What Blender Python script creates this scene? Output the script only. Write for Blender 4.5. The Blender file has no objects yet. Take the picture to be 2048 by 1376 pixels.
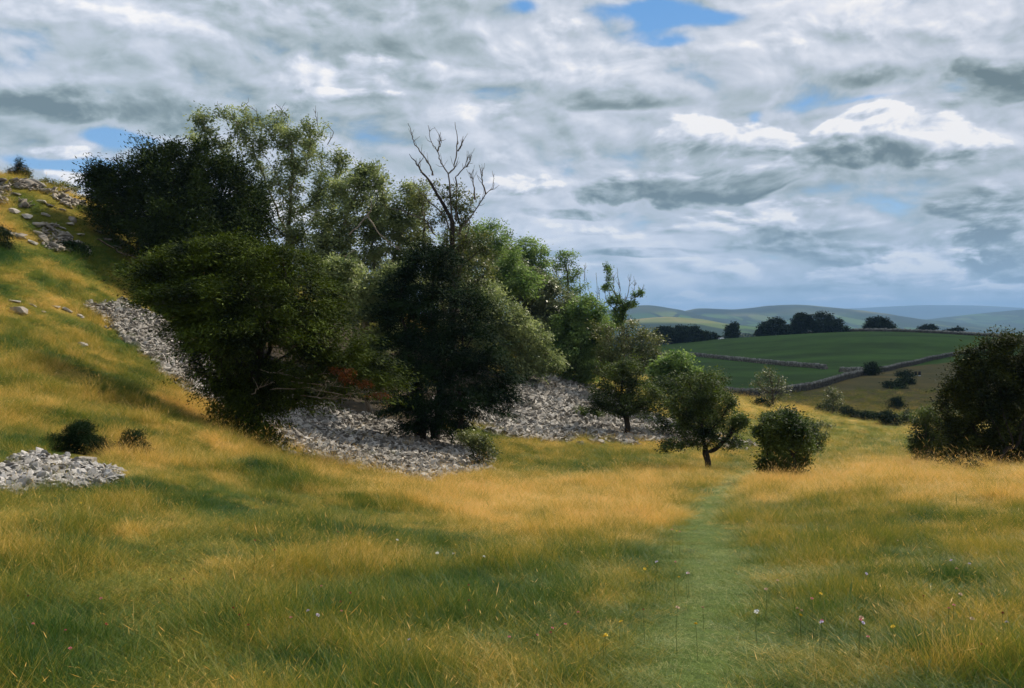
import bpy, bmesh, math, random
import numpy as np
from mathutils import Vector

RNG = np.random.default_rng(7)
random.seed(7)
F, U0, V0, EYE = 1991.0, 1024.0, 650.0, 1.6     # focal length and horizon of the photograph (2048 px wide), eye height

# ------------------------------------------------------------------ camera, sun, sky, exposure
scene = bpy.context.scene
cam_data = bpy.data.cameras.new('camera')
cam = bpy.data.objects.new('camera', cam_data)
scene.collection.objects.link(cam)
cam_data.lens = 35.0
cam_data.sensor_width = 36.0
cam_data.shift_y = -(688 - V0) / 2048.0
cam_data.clip_start = 0.05
cam_data.clip_end = 60000
cam.location = (0, 0, EYE)
cam.rotation_euler = (math.radians(90), 0, 0)
scene.camera = cam

SUN_AZ = math.radians(50)       # clockwise from the view direction: from the right, a little ahead
SUN_EL = math.radians(45)
to_sun = Vector((math.sin(SUN_AZ) * math.cos(SUN_EL), math.cos(SUN_AZ) * math.cos(SUN_EL), math.sin(SUN_EL)))
sun_data = bpy.data.lights.new('sun', 'SUN')
sun_data.energy = 5.0
sun_data.angle = math.radians(0.5)
sun_data.color = (1.0, 0.89, 0.73)
sun = bpy.data.objects.new('sun', sun_data)
scene.collection.objects.link(sun)
sun.location = (30, 20, 60)
sun.rotation_euler = (-to_sun).to_track_quat('-Z', 'Y').to_euler()

vs = scene.view_settings
vs.view_transform = 'Standard'
vs.look = 'None'
vs.exposure = 0.28
vs.gamma = 1.0
vs.use_curve_mapping = False
scene.cycles.use_denoising = True
scene.cycles.use_adaptive_sampling = True
scene.cycles.adaptive_threshold = 0.012
scene.cycles.max_bounces = 4
scene.cycles.diffuse_bounces = 2
scene.cycles.glossy_bounces = 2
scene.cycles.transmission_bounces = 2
scene.cycles.volume_bounces = 0
scene.cycles.transparent_max_bounces = 6
scene.cycles.caustics_reflective = False
scene.cycles.caustics_refractive = False
scene.cycles.use_light_tree = False


class NT:
    """Small helper for writing node trees as expressions."""
    def __init__(self, tree):
        self.t = tree
        tree.nodes.clear()

    def n(self, typ, **kw):
        nd = self.t.nodes.new(typ)
        for k, v in kw.items():
            setattr(nd, k, v)
        return nd

    def put(self, sock, v):
        if isinstance(v, bpy.types.NodeSocket):
            self.t.links.new(v, sock)
        elif v is not None:
            if sock.type == 'RGBA' and len(v) == 3:
                v = (*v, 1.0)
            sock.default_value = v

    def m(self, op, a, b=None, c=None, clamp=False):
        nd = self.n('ShaderNodeMath', operation=op, use_clamp=clamp)
        for i, v in enumerate((a, b, c)):
            if v is not None:
                self.put(nd.inputs[i], v)
        return nd.outputs[0]

    def add(self, a, b): return self.m('ADD', a, b)
    def sub(self, a, b): return self.m('SUBTRACT', a, b)
    def mul(self, a, b): return self.m('MULTIPLY', a, b)

    def xyz(self, x, y, z):
        nd = self.n('ShaderNodeCombineXYZ')
        for i, v in enumerate((x, y, z)):
            self.put(nd.inputs[i], v)
        return nd.outputs[0]

    def noise(self, vec, scale, detail=4, rough=0.5, dist=0.0, out=0):
        nd = self.n('ShaderNodeTexNoise')
        self.put(nd.inputs['Vector'], vec)
        nd.inputs['Scale'].default_value = scale
        nd.inputs['Detail'].default_value = detail
        nd.inputs['Roughness'].default_value = rough
        nd.inputs['Distortion'].default_value = dist
        return nd.outputs[out]

    def smooth(self, x, a, b):
        nd = self.n('ShaderNodeMapRange', interpolation_type='SMOOTHSTEP')
        self.put(nd.inputs[0], x)
        nd.inputs[1].default_value = a
        nd.inputs[2].default_value = b
        return nd.outputs[0]

    def ramp(self, x, stops, interp='LINEAR'):
        nd = self.n('ShaderNodeValToRGB')
        cr = nd.color_ramp
        cr.interpolation = interp
        while len(cr.elements) > 1:
            cr.elements.remove(cr.elements[-1])
        cr.elements[0].position = stops[0][0]
        cr.elements[0].color = (*stops[0][1], 1)
        for p, c in stops[1:]:
            e = cr.elements.new(p)
            e.color = (*c, 1)
        self.put(nd.inputs[0], x)
        return nd.outputs[0]

    def mix(self, f, a, b, mode='MIX'):
        nd = self.n('ShaderNodeMix', data_type='RGBA', blend_type=mode)
        self.put(nd.inputs['Factor'], f)
        self.put(nd.inputs['A'] if False else nd.inputs[6], a)
        self.put(nd.inputs[7], b)
        return nd.outputs[2]


world = bpy.data.worlds.new('World')
scene.world = world
world.use_nodes = True


# clouds with a place of their own, as directions read off the photograph:
# u, v, half width, half height above the base line, half height below it, brightness of the top, of the base, softness of the edge
CLOUDS = [
    (500, 60, 520, 60, 60, .66, .50, .9), (760, 92, 260, 34, 30, .36, .14, .8), (330, 95, 150, 34, 30, .72, .60, .8),
    (60, 95, 120, 60, 60, .74, .62, .8), (1200, 130, 260, 80, 50, .72, .58, .8), (1120, 60, 70, 36, 30, .78, .66, .6),
    (900, 150, 330, 30, 30, .74, .62, .9), (660, 150, 170, 46, 30, .80, .62, .7), (700, 200, 110, 24, 14, .72, .52, .5),
    (1300, 205, 280, 34, 24, .44, .16, .8), (1000, 220, 70, 46, 36, .80, .62, .7), (700, 330, 420, 60, 60, .55, .46, 1.), (620, 420, 200, 50, 40, .80, .66, .7),
    (100, 165, 200, 55, 50, .52, .44, .9), (230, 250, 420, 56, 40, .36, .12, .6), (90, 258, 300, 40, 26, .14, .04, .6),
    (110, 330, 130, 14, 14, .74, .60, .4), (150, 372, 46, 16, 18, .98, .80, .25),
    (1850, 110, 300, 60, 40, .70, .58, .8), (1570, 105, 80, 50, 40, .86, .62, .7), (1740, 190, 220, 40, 30, .38, .14, .7), (1970, 215, 170, 54, 48, .26, .0, .5),
    (1640, 430, 480, 90, 60, .60, .50, .9), (1200, 330, 260, 50, 30, .66, .52, .7), (1050, 380, 100, 34, 22, .86, .62, .35),
    (1370, 390, 250, 70, 26, .44, .02, .35), (1390, 290, 110, 62, 40, .90, .60, .4), (1500, 300, 80, 60, 46, .86, .54, .4), (1540, 350, 70, 50, 40, .80, .50, .45), (1330, 350, 120, 34, 22, .52, .40, .5), (1390, 372, 200, 26, 34, .22, .02, .7),
    (1730, 285, 90, 56, 40, .86, .56, .4), (1820, 325, 110, 60, 40, .84, .48, .4), (1860, 350, 110, 40, 26, .88, .66, .3), (1700, 338, 110, 36, 24, .42, .10, .5),
    (1130, 428, 190, 12, 10, .50, .30, .5), (1480, 455, 110, 40, 22, .90, .60, .25), (1550, 425, 70, 24, 16, .82, .6, .45), (1635, 415, 60, 24, 16, .86, .6, .4), (1330, 460, 180, 22, 14, .76, .58, .5),
    (1870, 425, 170, 50, 34, .40, .08, .4), (1640, 510, 230, 62, 44, .38, .14, .5), (1790, 440, 60, 30, 20, .78, .56, .6),
    (1250, 508, 220, 10, 8, .50, .34, .5), (1170, 535, 80, 14, 8, .82, .64, .35), (1400, 540, 70, 20, 12, .78, .58, .6), (1470, 545, 50, 30, 24, .68, .50, .4),
    (1990, 530, 140, 60, 34, .32, .04, .3), (1870, 540, 90, 66, 24, .84, .62, .3), (1780, 562, 150, 26, 14, .76, .54, .4), (1570, 585, 170, 16, 12, .46, .38, .5),
    (1400, 605, 120, 22, 10, .74, .60, .4), (1850, 605, 260, 10, 8, .70, .60, .5), (2020, 588, 80, 18, 8, .84, .66, .4),
]
SKY_HOLE = [(1290, 14, 110, 24, 1.3), (1430, 42, 90, 20, 1.1), (1050, 14, 36, 14, 1.1), (240, 300, 70, 14, 1.8), (80, 356, 80, 12, 1.6), (190, 356, 60, 14, 1.5),
            (1345, 90, 50, 12, .9), (1740, 224, 60, 7, .75), (1500, 245, 14, 16, .8), (1562, 300, 14, 14, .7), (600, 480, 60, 14, .9),
            (1150, 575, 100, 14, 1.0), (1230, 590, 120, 9, 1.0), (1620, 20, 50, 8, 1.0)]


def build_sky():
    w = NT(world.node_tree)
    sky = w.n('ShaderNodeTexSky', sky_type='NISHITA')
    sky.sun_disc = False
    sky.sun_elevation = SUN_EL
    sky.sun_rotation = SUN_AZ
    sky.air_density = 1.2
    sky.dust_density = 0.3
    sky.ozone_density = 3.0
    co = w.n('ShaderNodeTexCoord').outputs['Generated']
    sp = w.n('ShaderNodeSeparateXYZ')
    w.put(sp.inputs[0], co)
    x, y, z = sp.outputs
    r = w.m('SQRT', w.add(w.mul(x, x), w.mul(y, y)))
    el = w.m('MAXIMUM', w.m('DIVIDE', z, w.m('MAXIMUM', r, 0.05)), 0.0)     # tangent of the elevation
    az = w.m('ARCTAN2', x, y)

    def noise2(vec, scale, detail, rough=0.5, out=0):
        nd = w.n('ShaderNodeTexNoise', noise_dimensions='2D')
        w.put(nd.inputs['Vector'], vec)
        nd.inputs['Scale'].default_value = scale
        nd.inputs['Detail'].default_value = detail
        nd.inputs['Roughness'].default_value = rough
        return nd.outputs[out]
    # cloud cells flatten towards the horizon
    qx = w.mul(az, 3.0)
    qy = w.m('MULTIPLY_ADD', el, 1.9, w.mul(w.m('LOGARITHM', w.add(el, 0.11), math.e), 1.10))
    wv = noise2(w.xyz(qx, qy, 0), 1.9, 2, .5, out=1)
    s3 = w.n('ShaderNodeSeparateXYZ')
    w.put(s3.inputs[0], wv)
    wx, wy = w.sub(s3.outputs[0], .5), w.sub(s3.outputs[1], .5)
    qx = w.m('MULTIPLY_ADD', wx, .22, qx)
    qy = w.m('MULTIPLY_ADD', wy, .16, qy)
    n1 = noise2(w.xyz(qx, qy, 0), 3.3, 8, .53)
    n2 = noise2(w.xyz(w.add(qx, .022), w.add(qy, .040), 0), 3.3, 7, .53)
    relief = w.sub(n1, n2)
    big = noise2(w.xyz(w.add(qx, 7.3), w.add(qy, 2.2), 0), 1.0, 3, .5)
    B = w.add(w.m('MULTIPLY_ADD', w.sub(big, .5), 1.0, .57), w.add(w.mul(w.sub(n1, .5), .75), w.mul(relief, 1.1)))
    lump = w.m('MULTIPLY_ADD', w.sub(n1, .5), 5.6, 1.0)
    rels = w.m('MULTIPLY_ADD', relief, 4.2, w.mul(w.sub(n1, .5), .5))
    a2 = w.m('MULTIPLY_ADD', wx, .035, az)
    e2 = w.m('MULTIPLY_ADD', wy, .022, el)
    p2 = w.xyz(a2, e2, 0)
    for (u, v, su, st, sb, bt, bb, soft) in CLOUDS:
        sv = (st + sb) / 2
        vc = v - (st - sb) / 2
        mp = w.n('ShaderNodeMapping', vector_type='TEXTURE')
        w.put(mp.inputs[0], p2)
        mp.inputs['Location'].default_value = (math.atan((u - U0) / F), (V0 - vc) / F, 0)
        mp.inputs['Scale'].default_value = (su / F, sv / F, 1)
        dd = w.n('ShaderNodeVectorMath', operation='DOT_PRODUCT')
        w.put(dd.inputs[0], mp.outputs[0]); w.put(dd.inputs[1], mp.outputs[0])
        alpha = w.smooth(w.sub(lump, dd.outputs['Value']), 0.0, 0.22 + soft * 1.2)
        dy = w.n('ShaderNodeVectorMath', operation='DOT_PRODUCT')
        w.put(dy.inputs[0], mp.outputs[0]); dy.inputs[1].default_value = (.15, 1, 0)
        mr = w.n('ShaderNodeMapRange')
        w.put(mr.inputs[0], dy.outputs['Value'])
        for i_, q_ in enumerate((-.9, .7, bb, bt)):
            mr.inputs[1 + i_].default_value = q_
        val = w.m('MULTIPLY_ADD', rels, .28 + 1.0 * (1 - soft), mr.outputs[0])
        val = w.sub(val, .05 * (1 - soft))
        mx = w.n('ShaderNodeMix', data_type='FLOAT')
        w.put(mx.inputs[0], alpha); w.put(mx.inputs[2], B); w.put(mx.inputs[3], val)
        B = mx.outputs[0]
    hole = 0.0
    for u, v, ru, rv, kk in SKY_HOLE:
        dx = w.m('MULTIPLY', w.sub(a2, math.atan((u - U0) / F)), F / ru)
        dy = w.m('MULTIPLY', w.sub(e2, (V0 - v) / F), F / rv)
        g = w.m('EXPONENT', w.mul(w.m('MULTIPLY_ADD', dx, dx, w.mul(dy, dy)), -1.0))
        hole = w.add(hole, w.mul(g, kk))
    tone = w.ramp(B, [(0.0, (0.135, 0.180, 0.185)), (0.20, (0.22, 0.275, 0.28)), (0.42, (0.37, 0.43, 0.46)),
                      (0.60, (0.48, 0.525, 0.595)), (0.80, (0.64, 0.665, 0.73)), (1.0, (0.84, 0.82, 0.81))])
    tone = w.mix(w.mul(w.smooth(el, 0.14, 0.0), 0.42), tone, (0.42, 0.55, 0.70))
    cover = w.sub(w.m('MULTIPLY_ADD', lump, .6, .55), hole)
    cover = w.smooth(cover, -0.1, 0.8)
    blue = w.n('ShaderNodeVectorMath', operation='SCALE')
    w.put(blue.inputs[0], sky.outputs[0])
    blue.inputs['Scale'].default_value = 0.10
    clear = w.mix(0.65, blue.outputs[0], w.ramp(el, [(0.0, (0.30, 0.47, 0.68)), (0.12, (0.14, 0.34, 0.66)), (0.35, (0.05, 0.24, 0.58))]))
    col = w.mix(cover, clear, tone)
    bg = w.n('ShaderNodeBackground')
    w.put(bg.inputs[0], col)
    bg.inputs[1].default_value = 1.0
    out = w.n('ShaderNodeOutputWorld')
    w.t.links.new(bg.outputs[0], out.inputs[0])


build_sky()
world.cycles.sampling_method = 'MANUAL'
world.cycles.sample_map_resolution = 512


# ------------------------------------------------------------------ numpy noise
def _hash(ix, iy, iz=0, seed=0):
    h = (ix.astype(np.int64) * 374761393 + iy.astype(np.int64) * 668265263 + np.asarray(iz).astype(np.int64) * 2147483647 + seed * 974711) & 0xffffffff
    h = ((h ^ (h >> 13)) * 1274126177) & 0xffffffff
    h = ((h ^ (h >> 16)) * 2246822519) & 0xffffffff
    return ((h ^ (h >> 15)) & 0xffffff) / float(0xffffff)


def vnoise(x, y, seed=0):
    ix, iy = np.floor(x), np.floor(y)
    fx, fy = x - ix, y - iy
    fx, fy = fx * fx * (3 - 2 * fx), fy * fy * (3 - 2 * fy)
    a, b = _hash(ix, iy, 0, seed), _hash(ix + 1, iy, 0, seed)
    c, d = _hash(ix, iy + 1, 0, seed), _hash(ix + 1, iy + 1, 0, seed)
    return (a + (b - a) * fx) * (1 - fy) + (c + (d - c) * fx) * fy - 0.5


def fbm(x, y, octs=4, seed=0, gain=0.5):
    s, a, t = 0.0, 1.0, 0.0
    for o in range(octs):
        s = s + a * vnoise(x * 2 ** o + o * 17.3, y * 2 ** o - o * 9.1, seed + o)
        t += a
        a *= gain
    return s / t


def vnoise3(p, seed=0):
    i = np.floor(p)
    f = p - i
    f = f * f * (3 - 2 * f)
    r = 0
    for dx in (0, 1):
        for dy in (0, 1):
            for dz in (0, 1):
                wgt = (f[:, 0] if dx else 1 - f[:, 0]) * (f[:, 1] if dy else 1 - f[:, 1]) * (f[:, 2] if dz else 1 - f[:, 2])
                r = r + wgt * _hash(i[:, 0] + dx, i[:, 1] + dy, i[:, 2] + dz, seed)
    return r - 0.5


# ------------------------------------------------------------------ terrain heights
def pchip(x, y, xq):
    """Monotone cubic through (x, y[k, ...]) along axis 0."""
    h = np.diff(x)
    d = np.diff(y, axis=0) / h.reshape(-1, *([1] * (y.ndim - 1)))
    m = np.zeros_like(y)
    m[0], m[-1] = d[0], d[-1]
    w1 = (2 * h[1:] + h[:-1]).reshape(-1, *([1] * (y.ndim - 1)))
    w2 = (h[1:] + 2 * h[:-1]).reshape(-1, *([1] * (y.ndim - 1)))
    with np.errstate(divide='ignore', invalid='ignore'):
        hm = (w1 + w2) / (w1 / d[:-1] + w2 / d[1:])
    m[1:-1] = np.where(d[:-1] * d[1:] > 0, np.nan_to_num(hm), 0.0)
    k = np.clip(np.searchsorted(x, xq) - 1, 0, len(x) - 2)
    t = ((xq - x[k]) / h[k]).reshape(-1, *([1] * (y.ndim - 1)))
    hk = h[k].reshape(t.shape)
    t = np.clip(t, 0, 1)
    return ((1 + 2 * t) * (1 - t) ** 2 * y[k] + t * (1 - t) ** 2 * hk * m[k]
            + t * t * (3 - 2 * t) * y[k + 1] + t * t * (t - 1) * hk * m[k + 1])


COLS = np.array([-700, -300, 0, 250, 500, 750, 1000, 1250, 1500, 1750, 2048, 2500], float)
V, Z = 'v', 'z'
ROWS = [
    (3, Z, [-1.45, -1.5, -1.55, -1.58, -1.6, -1.6, -1.6, -1.6, -1.6, -1.6, -1.6, -1.6]),
    (5, V, [1270, 1285, 1300, 1310, 1325, 1335, 1340, 1340, 1340, 1335, 1330, 1325]),
    (8, V, [1050, 1065, 1085, 1105, 1130, 1150, 1160, 1165, 1165, 1160, 1150, 1140]),
    (12, V, [930, 950, 985, 1000, 1035, 1060, 1075, 1085, 1085, 1075, 1065, 1050]),
    (16, V, [830, 860, 895, 935, 985, 1015, 1035, 1045, 1040, 1028, 1012, 1000]),
    (20, V, [740, 790, 840, 900, 950, 990, 1010, 1018, 1010, 992, 980, 970]),
    (25, V, [640, 700, 740, 825, 910, 958, 985, 990, 980, 965, 955, 950]),
    (30, V, [560, 610, 655, 760, 872, 930, 960, 965, 958, 947, 940, 938]),
    (36, V, [480, 520, 572, 690, 820, 893, 930, 945, 948, 940, 935, 935]),
    (45, V, [340, 380, 440, 575, 730, 825, 872, 902, 928, 930, 930, 930]),
    (51, V, [290, 320, 345, 465, 665, 775, 836, 872, 912, 918, 920, 920]),
    (58, Z, [8.9, 8.5, 8.2, 6.4, 1.75, -1.5, -3.6, -5.5, -7.1, -7.6, -7.6, -7.6]),
    (66, Z, [9, 8.7, 8.4, 7.1, 3.6, 0.4, -2.4, -4.9, -7.1, -8.2, -8.2, -8.2]),
    (75, Z, [9, 8.8, 8.4, 7.4, 4.7, 1.5, -1.7, -4.5, -7.1, -8.8, -9, -9]),
    (85, Z, [9, 9, 8.5, 7.5, 4.9, 1.8, -1.4, -4.4, -7.1, -9.1, -9.5, -9.5]),
    (100, Z, [9, 9, 8.5, 7, 4.5, 1, -2, -4.9, -7.6, -9.5, -10, -10]),
    (130, Z, [9, 9, 8, 6, 3.5, -1, -4, -6.5, -9.5, -10, -10.5, -10.5]),
    (170, Z, [8, 8, 7, 5, 1, -3, -6, -9.4, -10.4, -9.5, -9.4, -9.4]),
    (230, Z, [6, 6, 5, 3, -1, -5, -8, -10.6, -11.0, -10.2, -9.7, -9.7]),
    (300, Z, [3, 3, 3, 1, -3, -7, -10, -11.2, -10.7, -8.6, -9.0, -9.6]),
    (380, Z, [2, 2, 0, -2, -5, -9, -11, -11.2, -7.9, -4.5, -5.5, -8]),
    (460, Z, [0, 0, -2, -5, -8, -11, -12, -10.5, -5.6, -3.0, -5.8, -8]),
    (560, Z, [-5, -5, -6, -8, -10, -13, -14, -12.5, -7.5, -4.6, -10, -13]),
    (750, Z, [-15, -15, -15, -15, -15, -18, -20, -20, -20, -20, -22, -24]),
    (1100, Z, [-25] * 12),
    (2500, Z, [-32] * 12),
    (6000, Z, [-24] * 12),
    (9000, Z, [-10] * 12),
    (16000, Z, [0] * 12),
]
_d = np.array([r[0] for r in ROWS], float)
_z = np.array([[(V0 - c) / F * r[0] if r[1] == V else c for c in r[2]] for r in ROWS])
# the photograph's figures are measured from the eye; keep them relative, add EYE when used
_lg = np.linspace(math.log(3), math.log(16000), 900)
_ug = np.linspace(COLS[0], COLS[-1], 321)
_tz = pchip(np.log(_d), _z, _lg)                # rows x cols
_tz = pchip(COLS, _tz.T.copy(), _ug).T          # rows x fine u
for _ in range(6):                              # soften creases
    _tz[1:-1, 1:-1] = (_tz[1:-1, 1:-1] * 2 + _tz[:-2, 1:-1] + _tz[2:, 1:-1] + _tz[1:-1, :-2] + _tz[1:-1, 2:]) / 6

MOUNDS = []     # (x, y, radius, height), filled below


def H0(x, y):
    x, y = np.asarray(x, float), np.asarray(y, float)
    yy = np.maximum(y, 3.0)
    u = U0 + F * x / yy
    fu = np.clip((u - _ug[0]) / (_ug[1] - _ug[0]), 0, len(_ug) - 1.001)
    fl = np.clip((np.log(yy) - _lg[0]) / (_lg[1] - _lg[0]), 0, len(_lg) - 1.001)
    iu, il = fu.astype(int), fl.astype(int)
    a, b = fu - iu, fl - il
    z = ((_tz[il, iu] * (1 - a) + _tz[il, iu + 1] * a) * (1 - b)
         + (_tz[il + 1, iu] * (1 - a) + _tz[il + 1, iu + 1] * a) * b)
    return z + EYE


def H(x, y):
    x, y = np.asarray(x, float), np.asarray(y, float)
    z = H0(x, y)
    near = np.clip((180 - y) / 100, 0, 1)
    left = np.clip((-x + 0.12 * y) / 8, 0, 1)           # the hillside is rougher than the valley
    z = z + near * (0.10 * fbm(x / 2.3, y / 2.3, 3, 3) + (0.10 + 0.35 * left * np.clip((y - 8) / 14, 0, 1)) * fbm(x / 6.0, y / 6.0, 3, 8))
    z = z + near * 0.05 * fbm(x / 0.5, y / 0.5, 2, 21) * np.clip((40 - y) / 30, 0.2, 1)
    z = z + np.clip((y - 70) / 60, 0, 1) * np.clip((1500 - y) / 500, 0, 1) * 0.5 * fbm(x / 14.0, y / 14.0, 3, 5) * np.clip((330 - y) / 100, 0.12, 1)
    for mx, my, mr, mh in MOUNDS:
        z = z + mh * np.exp(-((x - mx) ** 2 + (y - my) ** 2) / mr ** 2)
    return z


def Pt(u, v, d):
    return np.array([(u - U0) / F * d, d, (V0 - v) / F * d + EYE])


def vproj(x, y, z):
    return V0 - (z - EYE) * F / np.maximum(y, 0.1)


def G(u, v, dmin=3.5, dmax=700):
    """Ground point seen at pixel (u, v) at a distance of at least dmin."""
    d = np.exp(np.linspace(math.log(dmin), math.log(dmax), 1500))
    x = (u - U0) / F * d
    vv = vproj(x, d, H(x, d))
    k = np.argmax(vv <= v)
    if vv[k] > v:
        k = len(d) - 1
    return np.array([x[k], d[k], float(H(x[k], d[k]))])


def Gd(u, d):
    x = (u - U0) / F * d
    return np.array([x, d, float(H(x, d))])


for (u, d, r, h) in [(535, 17.5, 1.0, 0.32), (330, 12.5, 0.9, 0.22), (590, 19, .8, .2), (750, 16, .9, .15), (380, 24, 1.4, .35),
                     (250, 26, 1.3, .35), (1740, 15, 1.1, .12), (100, 21, 1.2, .3)]:
    MOUNDS.append((*Gd(u, d)[:2], r, h))


# ------------------------------------------------------------------ object helpers
COL = scene.collection


def mesh_np(name, verts, faces, mat=None, smooth=False, fattr=None, vattr=None, vcol=None):
    """faces: list of (k, n) arrays with the same number of corners per row, or one such array."""
    me = bpy.data.meshes.new(name)
    verts = np.asarray(verts, np.float32)
    if not isinstance(faces, (list, tuple)):
        faces = [faces]
    faces = [np.asarray(f, np.int32) for f in faces if len(f)]
    me.vertices.add(len(verts))
    me.vertices.foreach_set('co', verts.ravel())
    nl = sum(f.size for f in faces)
    npoly = sum(len(f) for f in faces)
    me.loops.add(nl)
    me.loops.foreach_set('vertex_index', np.concatenate([f.ravel() for f in faces]))
    me.polygons.add(npoly)
    tot = np.concatenate([np.full(len(f), f.shape[1], np.int32) for f in faces])
    st = np.concatenate([[0], np.cumsum(tot)[:-1]]).astype(np.int32)
    me.polygons.foreach_set('loop_start', st)
    me.polygons.foreach_set('loop_total', tot)
    me.update(calc_edges=True)
    if smooth:
        me.polygons.foreach_set('use_smooth', np.ones(npoly, bool))
    for k, a in (fattr or {}).items():
        at = me.attributes.new(k, 'FLOAT', 'FACE')
        at.data.foreach_set('value', np.asarray(a, np.float32))
    for k, a in (vattr or {}).items():
        at = me.attributes.new(k, 'FLOAT', 'POINT')
        at.data.foreach_set('value', np.asarray(a, np.float32))
    for k, a in (vcol or {}).items():
        at = me.attributes.new(k, 'FLOAT_COLOR', 'POINT')
        a = np.concatenate([a, np.ones((len(a), 1))], 1)
        at.data.foreach_set('color', a.astype(np.float32).ravel())
    if mat:
        me.materials.append(mat)
    return me


def link(name, me, parent=None, loc=None):
    o = bpy.data.objects.new(name, me)
    COL.objects.link(o)
    if loc is not None:
        o.location = loc
    if parent is not None:
        o.parent = parent
    return o


def thing(name, label, cat, loc, group=None, rot=0.0):
    o = bpy.data.objects.new(name, None)
    o.empty_display_size = 0.3
    COL.objects.link(o)
    o.location = [float(c) for c in loc]
    o.rotation_euler = (0, 0, rot)
    o['label'], o['category'] = label, cat
    if group:
        o['group'] = group
    return o


# ------------------------------------------------------------------ materials
def new_mat(name):
    m = bpy.data.materials.new(name)
    m.use_nodes = True
    return m, NT(m.node_tree)


def finish(w, shader):
    o = w.n('ShaderNodeOutputMaterial')
    w.t.links.new(shader, o.inputs[0])


def principled(w, col, rough=0.8, spec=0.3, normal=None):
    p = w.n('ShaderNodeBsdfPrincipled')
    w.put(p.inputs['Base Color'], col)
    w.put(p.inputs['Roughness'], rough)
    p.inputs['Specular IOR Level'].default_value = spec
    if normal is not None:
        w.t.links.new(normal, p.inputs['Normal'])
    return p.outputs[0]


def bump(w, h, strength=0.5, dist=0.05):
    b = w.n('ShaderNodeBump')
    w.put(b.inputs['Height'], h)
    b.inputs['Strength'].default_value = strength
    b.inputs['Distance'].default_value = dist
    return b.outputs[0]


def attr(w, name, typ='GEOMETRY', out='Fac'):
    a = w.n('ShaderNodeAttribute', attribute_name=name, attribute_type=typ)
    return a.outputs[out]


def leaf_mat(name, dark, light, rough=0.45, trans=0.35, spec=0.35, third=None):
    m, w = new_mat(name)
    t = attr(w, 'tint')
    stops = [(0.0, dark), (1.0, light)] if third is None else [(0.0, dark), (0.80, light), (0.93, light), (1.0, third)]
    col = w.ramp(t, stops)
    p = principled(w, col, rough, spec)
    tr = w.n('ShaderNodeBsdfTranslucent')
    hs = w.n('ShaderNodeHueSaturation')
    hs.inputs['Saturation'].default_value = 1.15
    hs.inputs['Value'].default_value = 1.2
    w.put(hs.inputs['Color'], col)
    w.t.links.new(hs.outputs[0], tr.inputs[0])
    mx = w.n('ShaderNodeMixShader')
    mx.inputs[0].default_value = trans
    w.t.links.new(p, mx.inputs[1])
    w.t.links.new(tr.outputs[0], mx.inputs[2])
    finish(w, mx.outputs[0])
    return m


def bark_mat(name, a, b):
    m, w = new_mat(name)
    co = w.n('ShaderNodeTexCoord').outputs['Object']
    mp = w.n('ShaderNodeMapping')
    mp.inputs['Scale'].default_value = (1, 1, 0.25)
    w.t.links.new(co, mp.inputs[0])
    n = w.noise(mp.outputs[0], 14, 5, 0.6)
    finish(w, principled(w, w.ramp(n, [(0.3, a), (0.7, b)]), 0.9, 0.2, bump(w, n, 0.8, 0.03)))
    return m


def rock_mat(name, cols, scale=3.0, lichen=True):
    m, w = new_mat(name)
    co = w.n('ShaderNodeTexCoord').outputs['Object']
    rnd = w.n('ShaderNodeObjectInfo').outputs['Random']
    tint = w.add(attr(w, 'tint'), attr(w, 'itint', 'INSTANCER'))
    n = w.noise(co, scale, 6, 0.6)
    n2 = w.noise(co, scale * 7, 5, 0.65)
    v = w.add(w.mul(w.add(tint, rnd), 0.5), w.mul(w.sub(n, 0.5), 0.9))
    col = w.ramp(v, [(i / (len(cols) - 1), c) for i, c in enumerate(cols)])
    spot = w.smooth(w.noise(co, scale * 3.3, 4, 0.7), 0.58, 0.66)
    if lichen:
        col = w.mix(w.mul(spot, 0.55), col, (0.085, 0.085, 0.07))
    finish(w, principled(w, col, 0.92, 0.2, bump(w, n2, 0.6, 0.02)))
    return m


M = {}
M['yew'] = leaf_mat('yew_needles', (0.008, 0.016, 0.004), (0.068, 0.098, 0.010), 0.75, 0.15, 0.10, third=(0.10, 0.075, 0.015))
M['yew_dark'] = leaf_mat('dark_yew_needles', (0.006, 0.015, 0.007), (0.020, 0.042, 0.012), 0.8, 0.10, 0.08)
M['yew_back'] = leaf_mat('old_yew_needles', (0.008, 0.016, 0.005), (0.034, 0.054, 0.009), 0.8, 0.10, 0.08, third=(0.09, 0.055, 0.02))
M['ash'] = leaf_mat('ash_leaves', (0.085, 0.12, 0.040), (0.38, 0.43, 0.19), 0.5, 0.42, 0.3)
M['ash_fresh'] = leaf_mat('fresh_ash_leaves', (0.060, 0.115, 0.030), (0.27, 0.37, 0.12), 0.6, 0.42, 0.2)
M['grey_leaf'] = leaf_mat('grey_green_leaves', (0.045, 0.062, 0.024), (0.25, 0.29, 0.145), 0.40, 0.22, 0.5)
M['olive'] = leaf_mat('olive_leaves', (0.040, 0.058, 0.015), (0.18, 0.20, 0.06), 0.5, 0.30, 0.35)
M['thorn'] = leaf_mat('hawthorn_leaves', (0.016, 0.032, 0.008), (0.115, 0.155, 0.035), 0.6, 0.34, 0.2)
M['thorn_dark'] = leaf_mat('dark_hawthorn_leaves', (0.010, 0.018, 0.007), (0.060, 0.072, 0.012), 0.7, 0.22, 0.10)
M['far_leaf'] = leaf_mat('distant_leaves', (0.010, 0.020, 0.007), (0.036, 0.058, 0.016), 0.7, 0.1, 0.1)
M['rust'] = leaf_mat('rusty_needles', (0.10, 0.035, 0.010), (0.24, 0.085, 0.02), 0.6, 0.2, 0.2)
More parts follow.
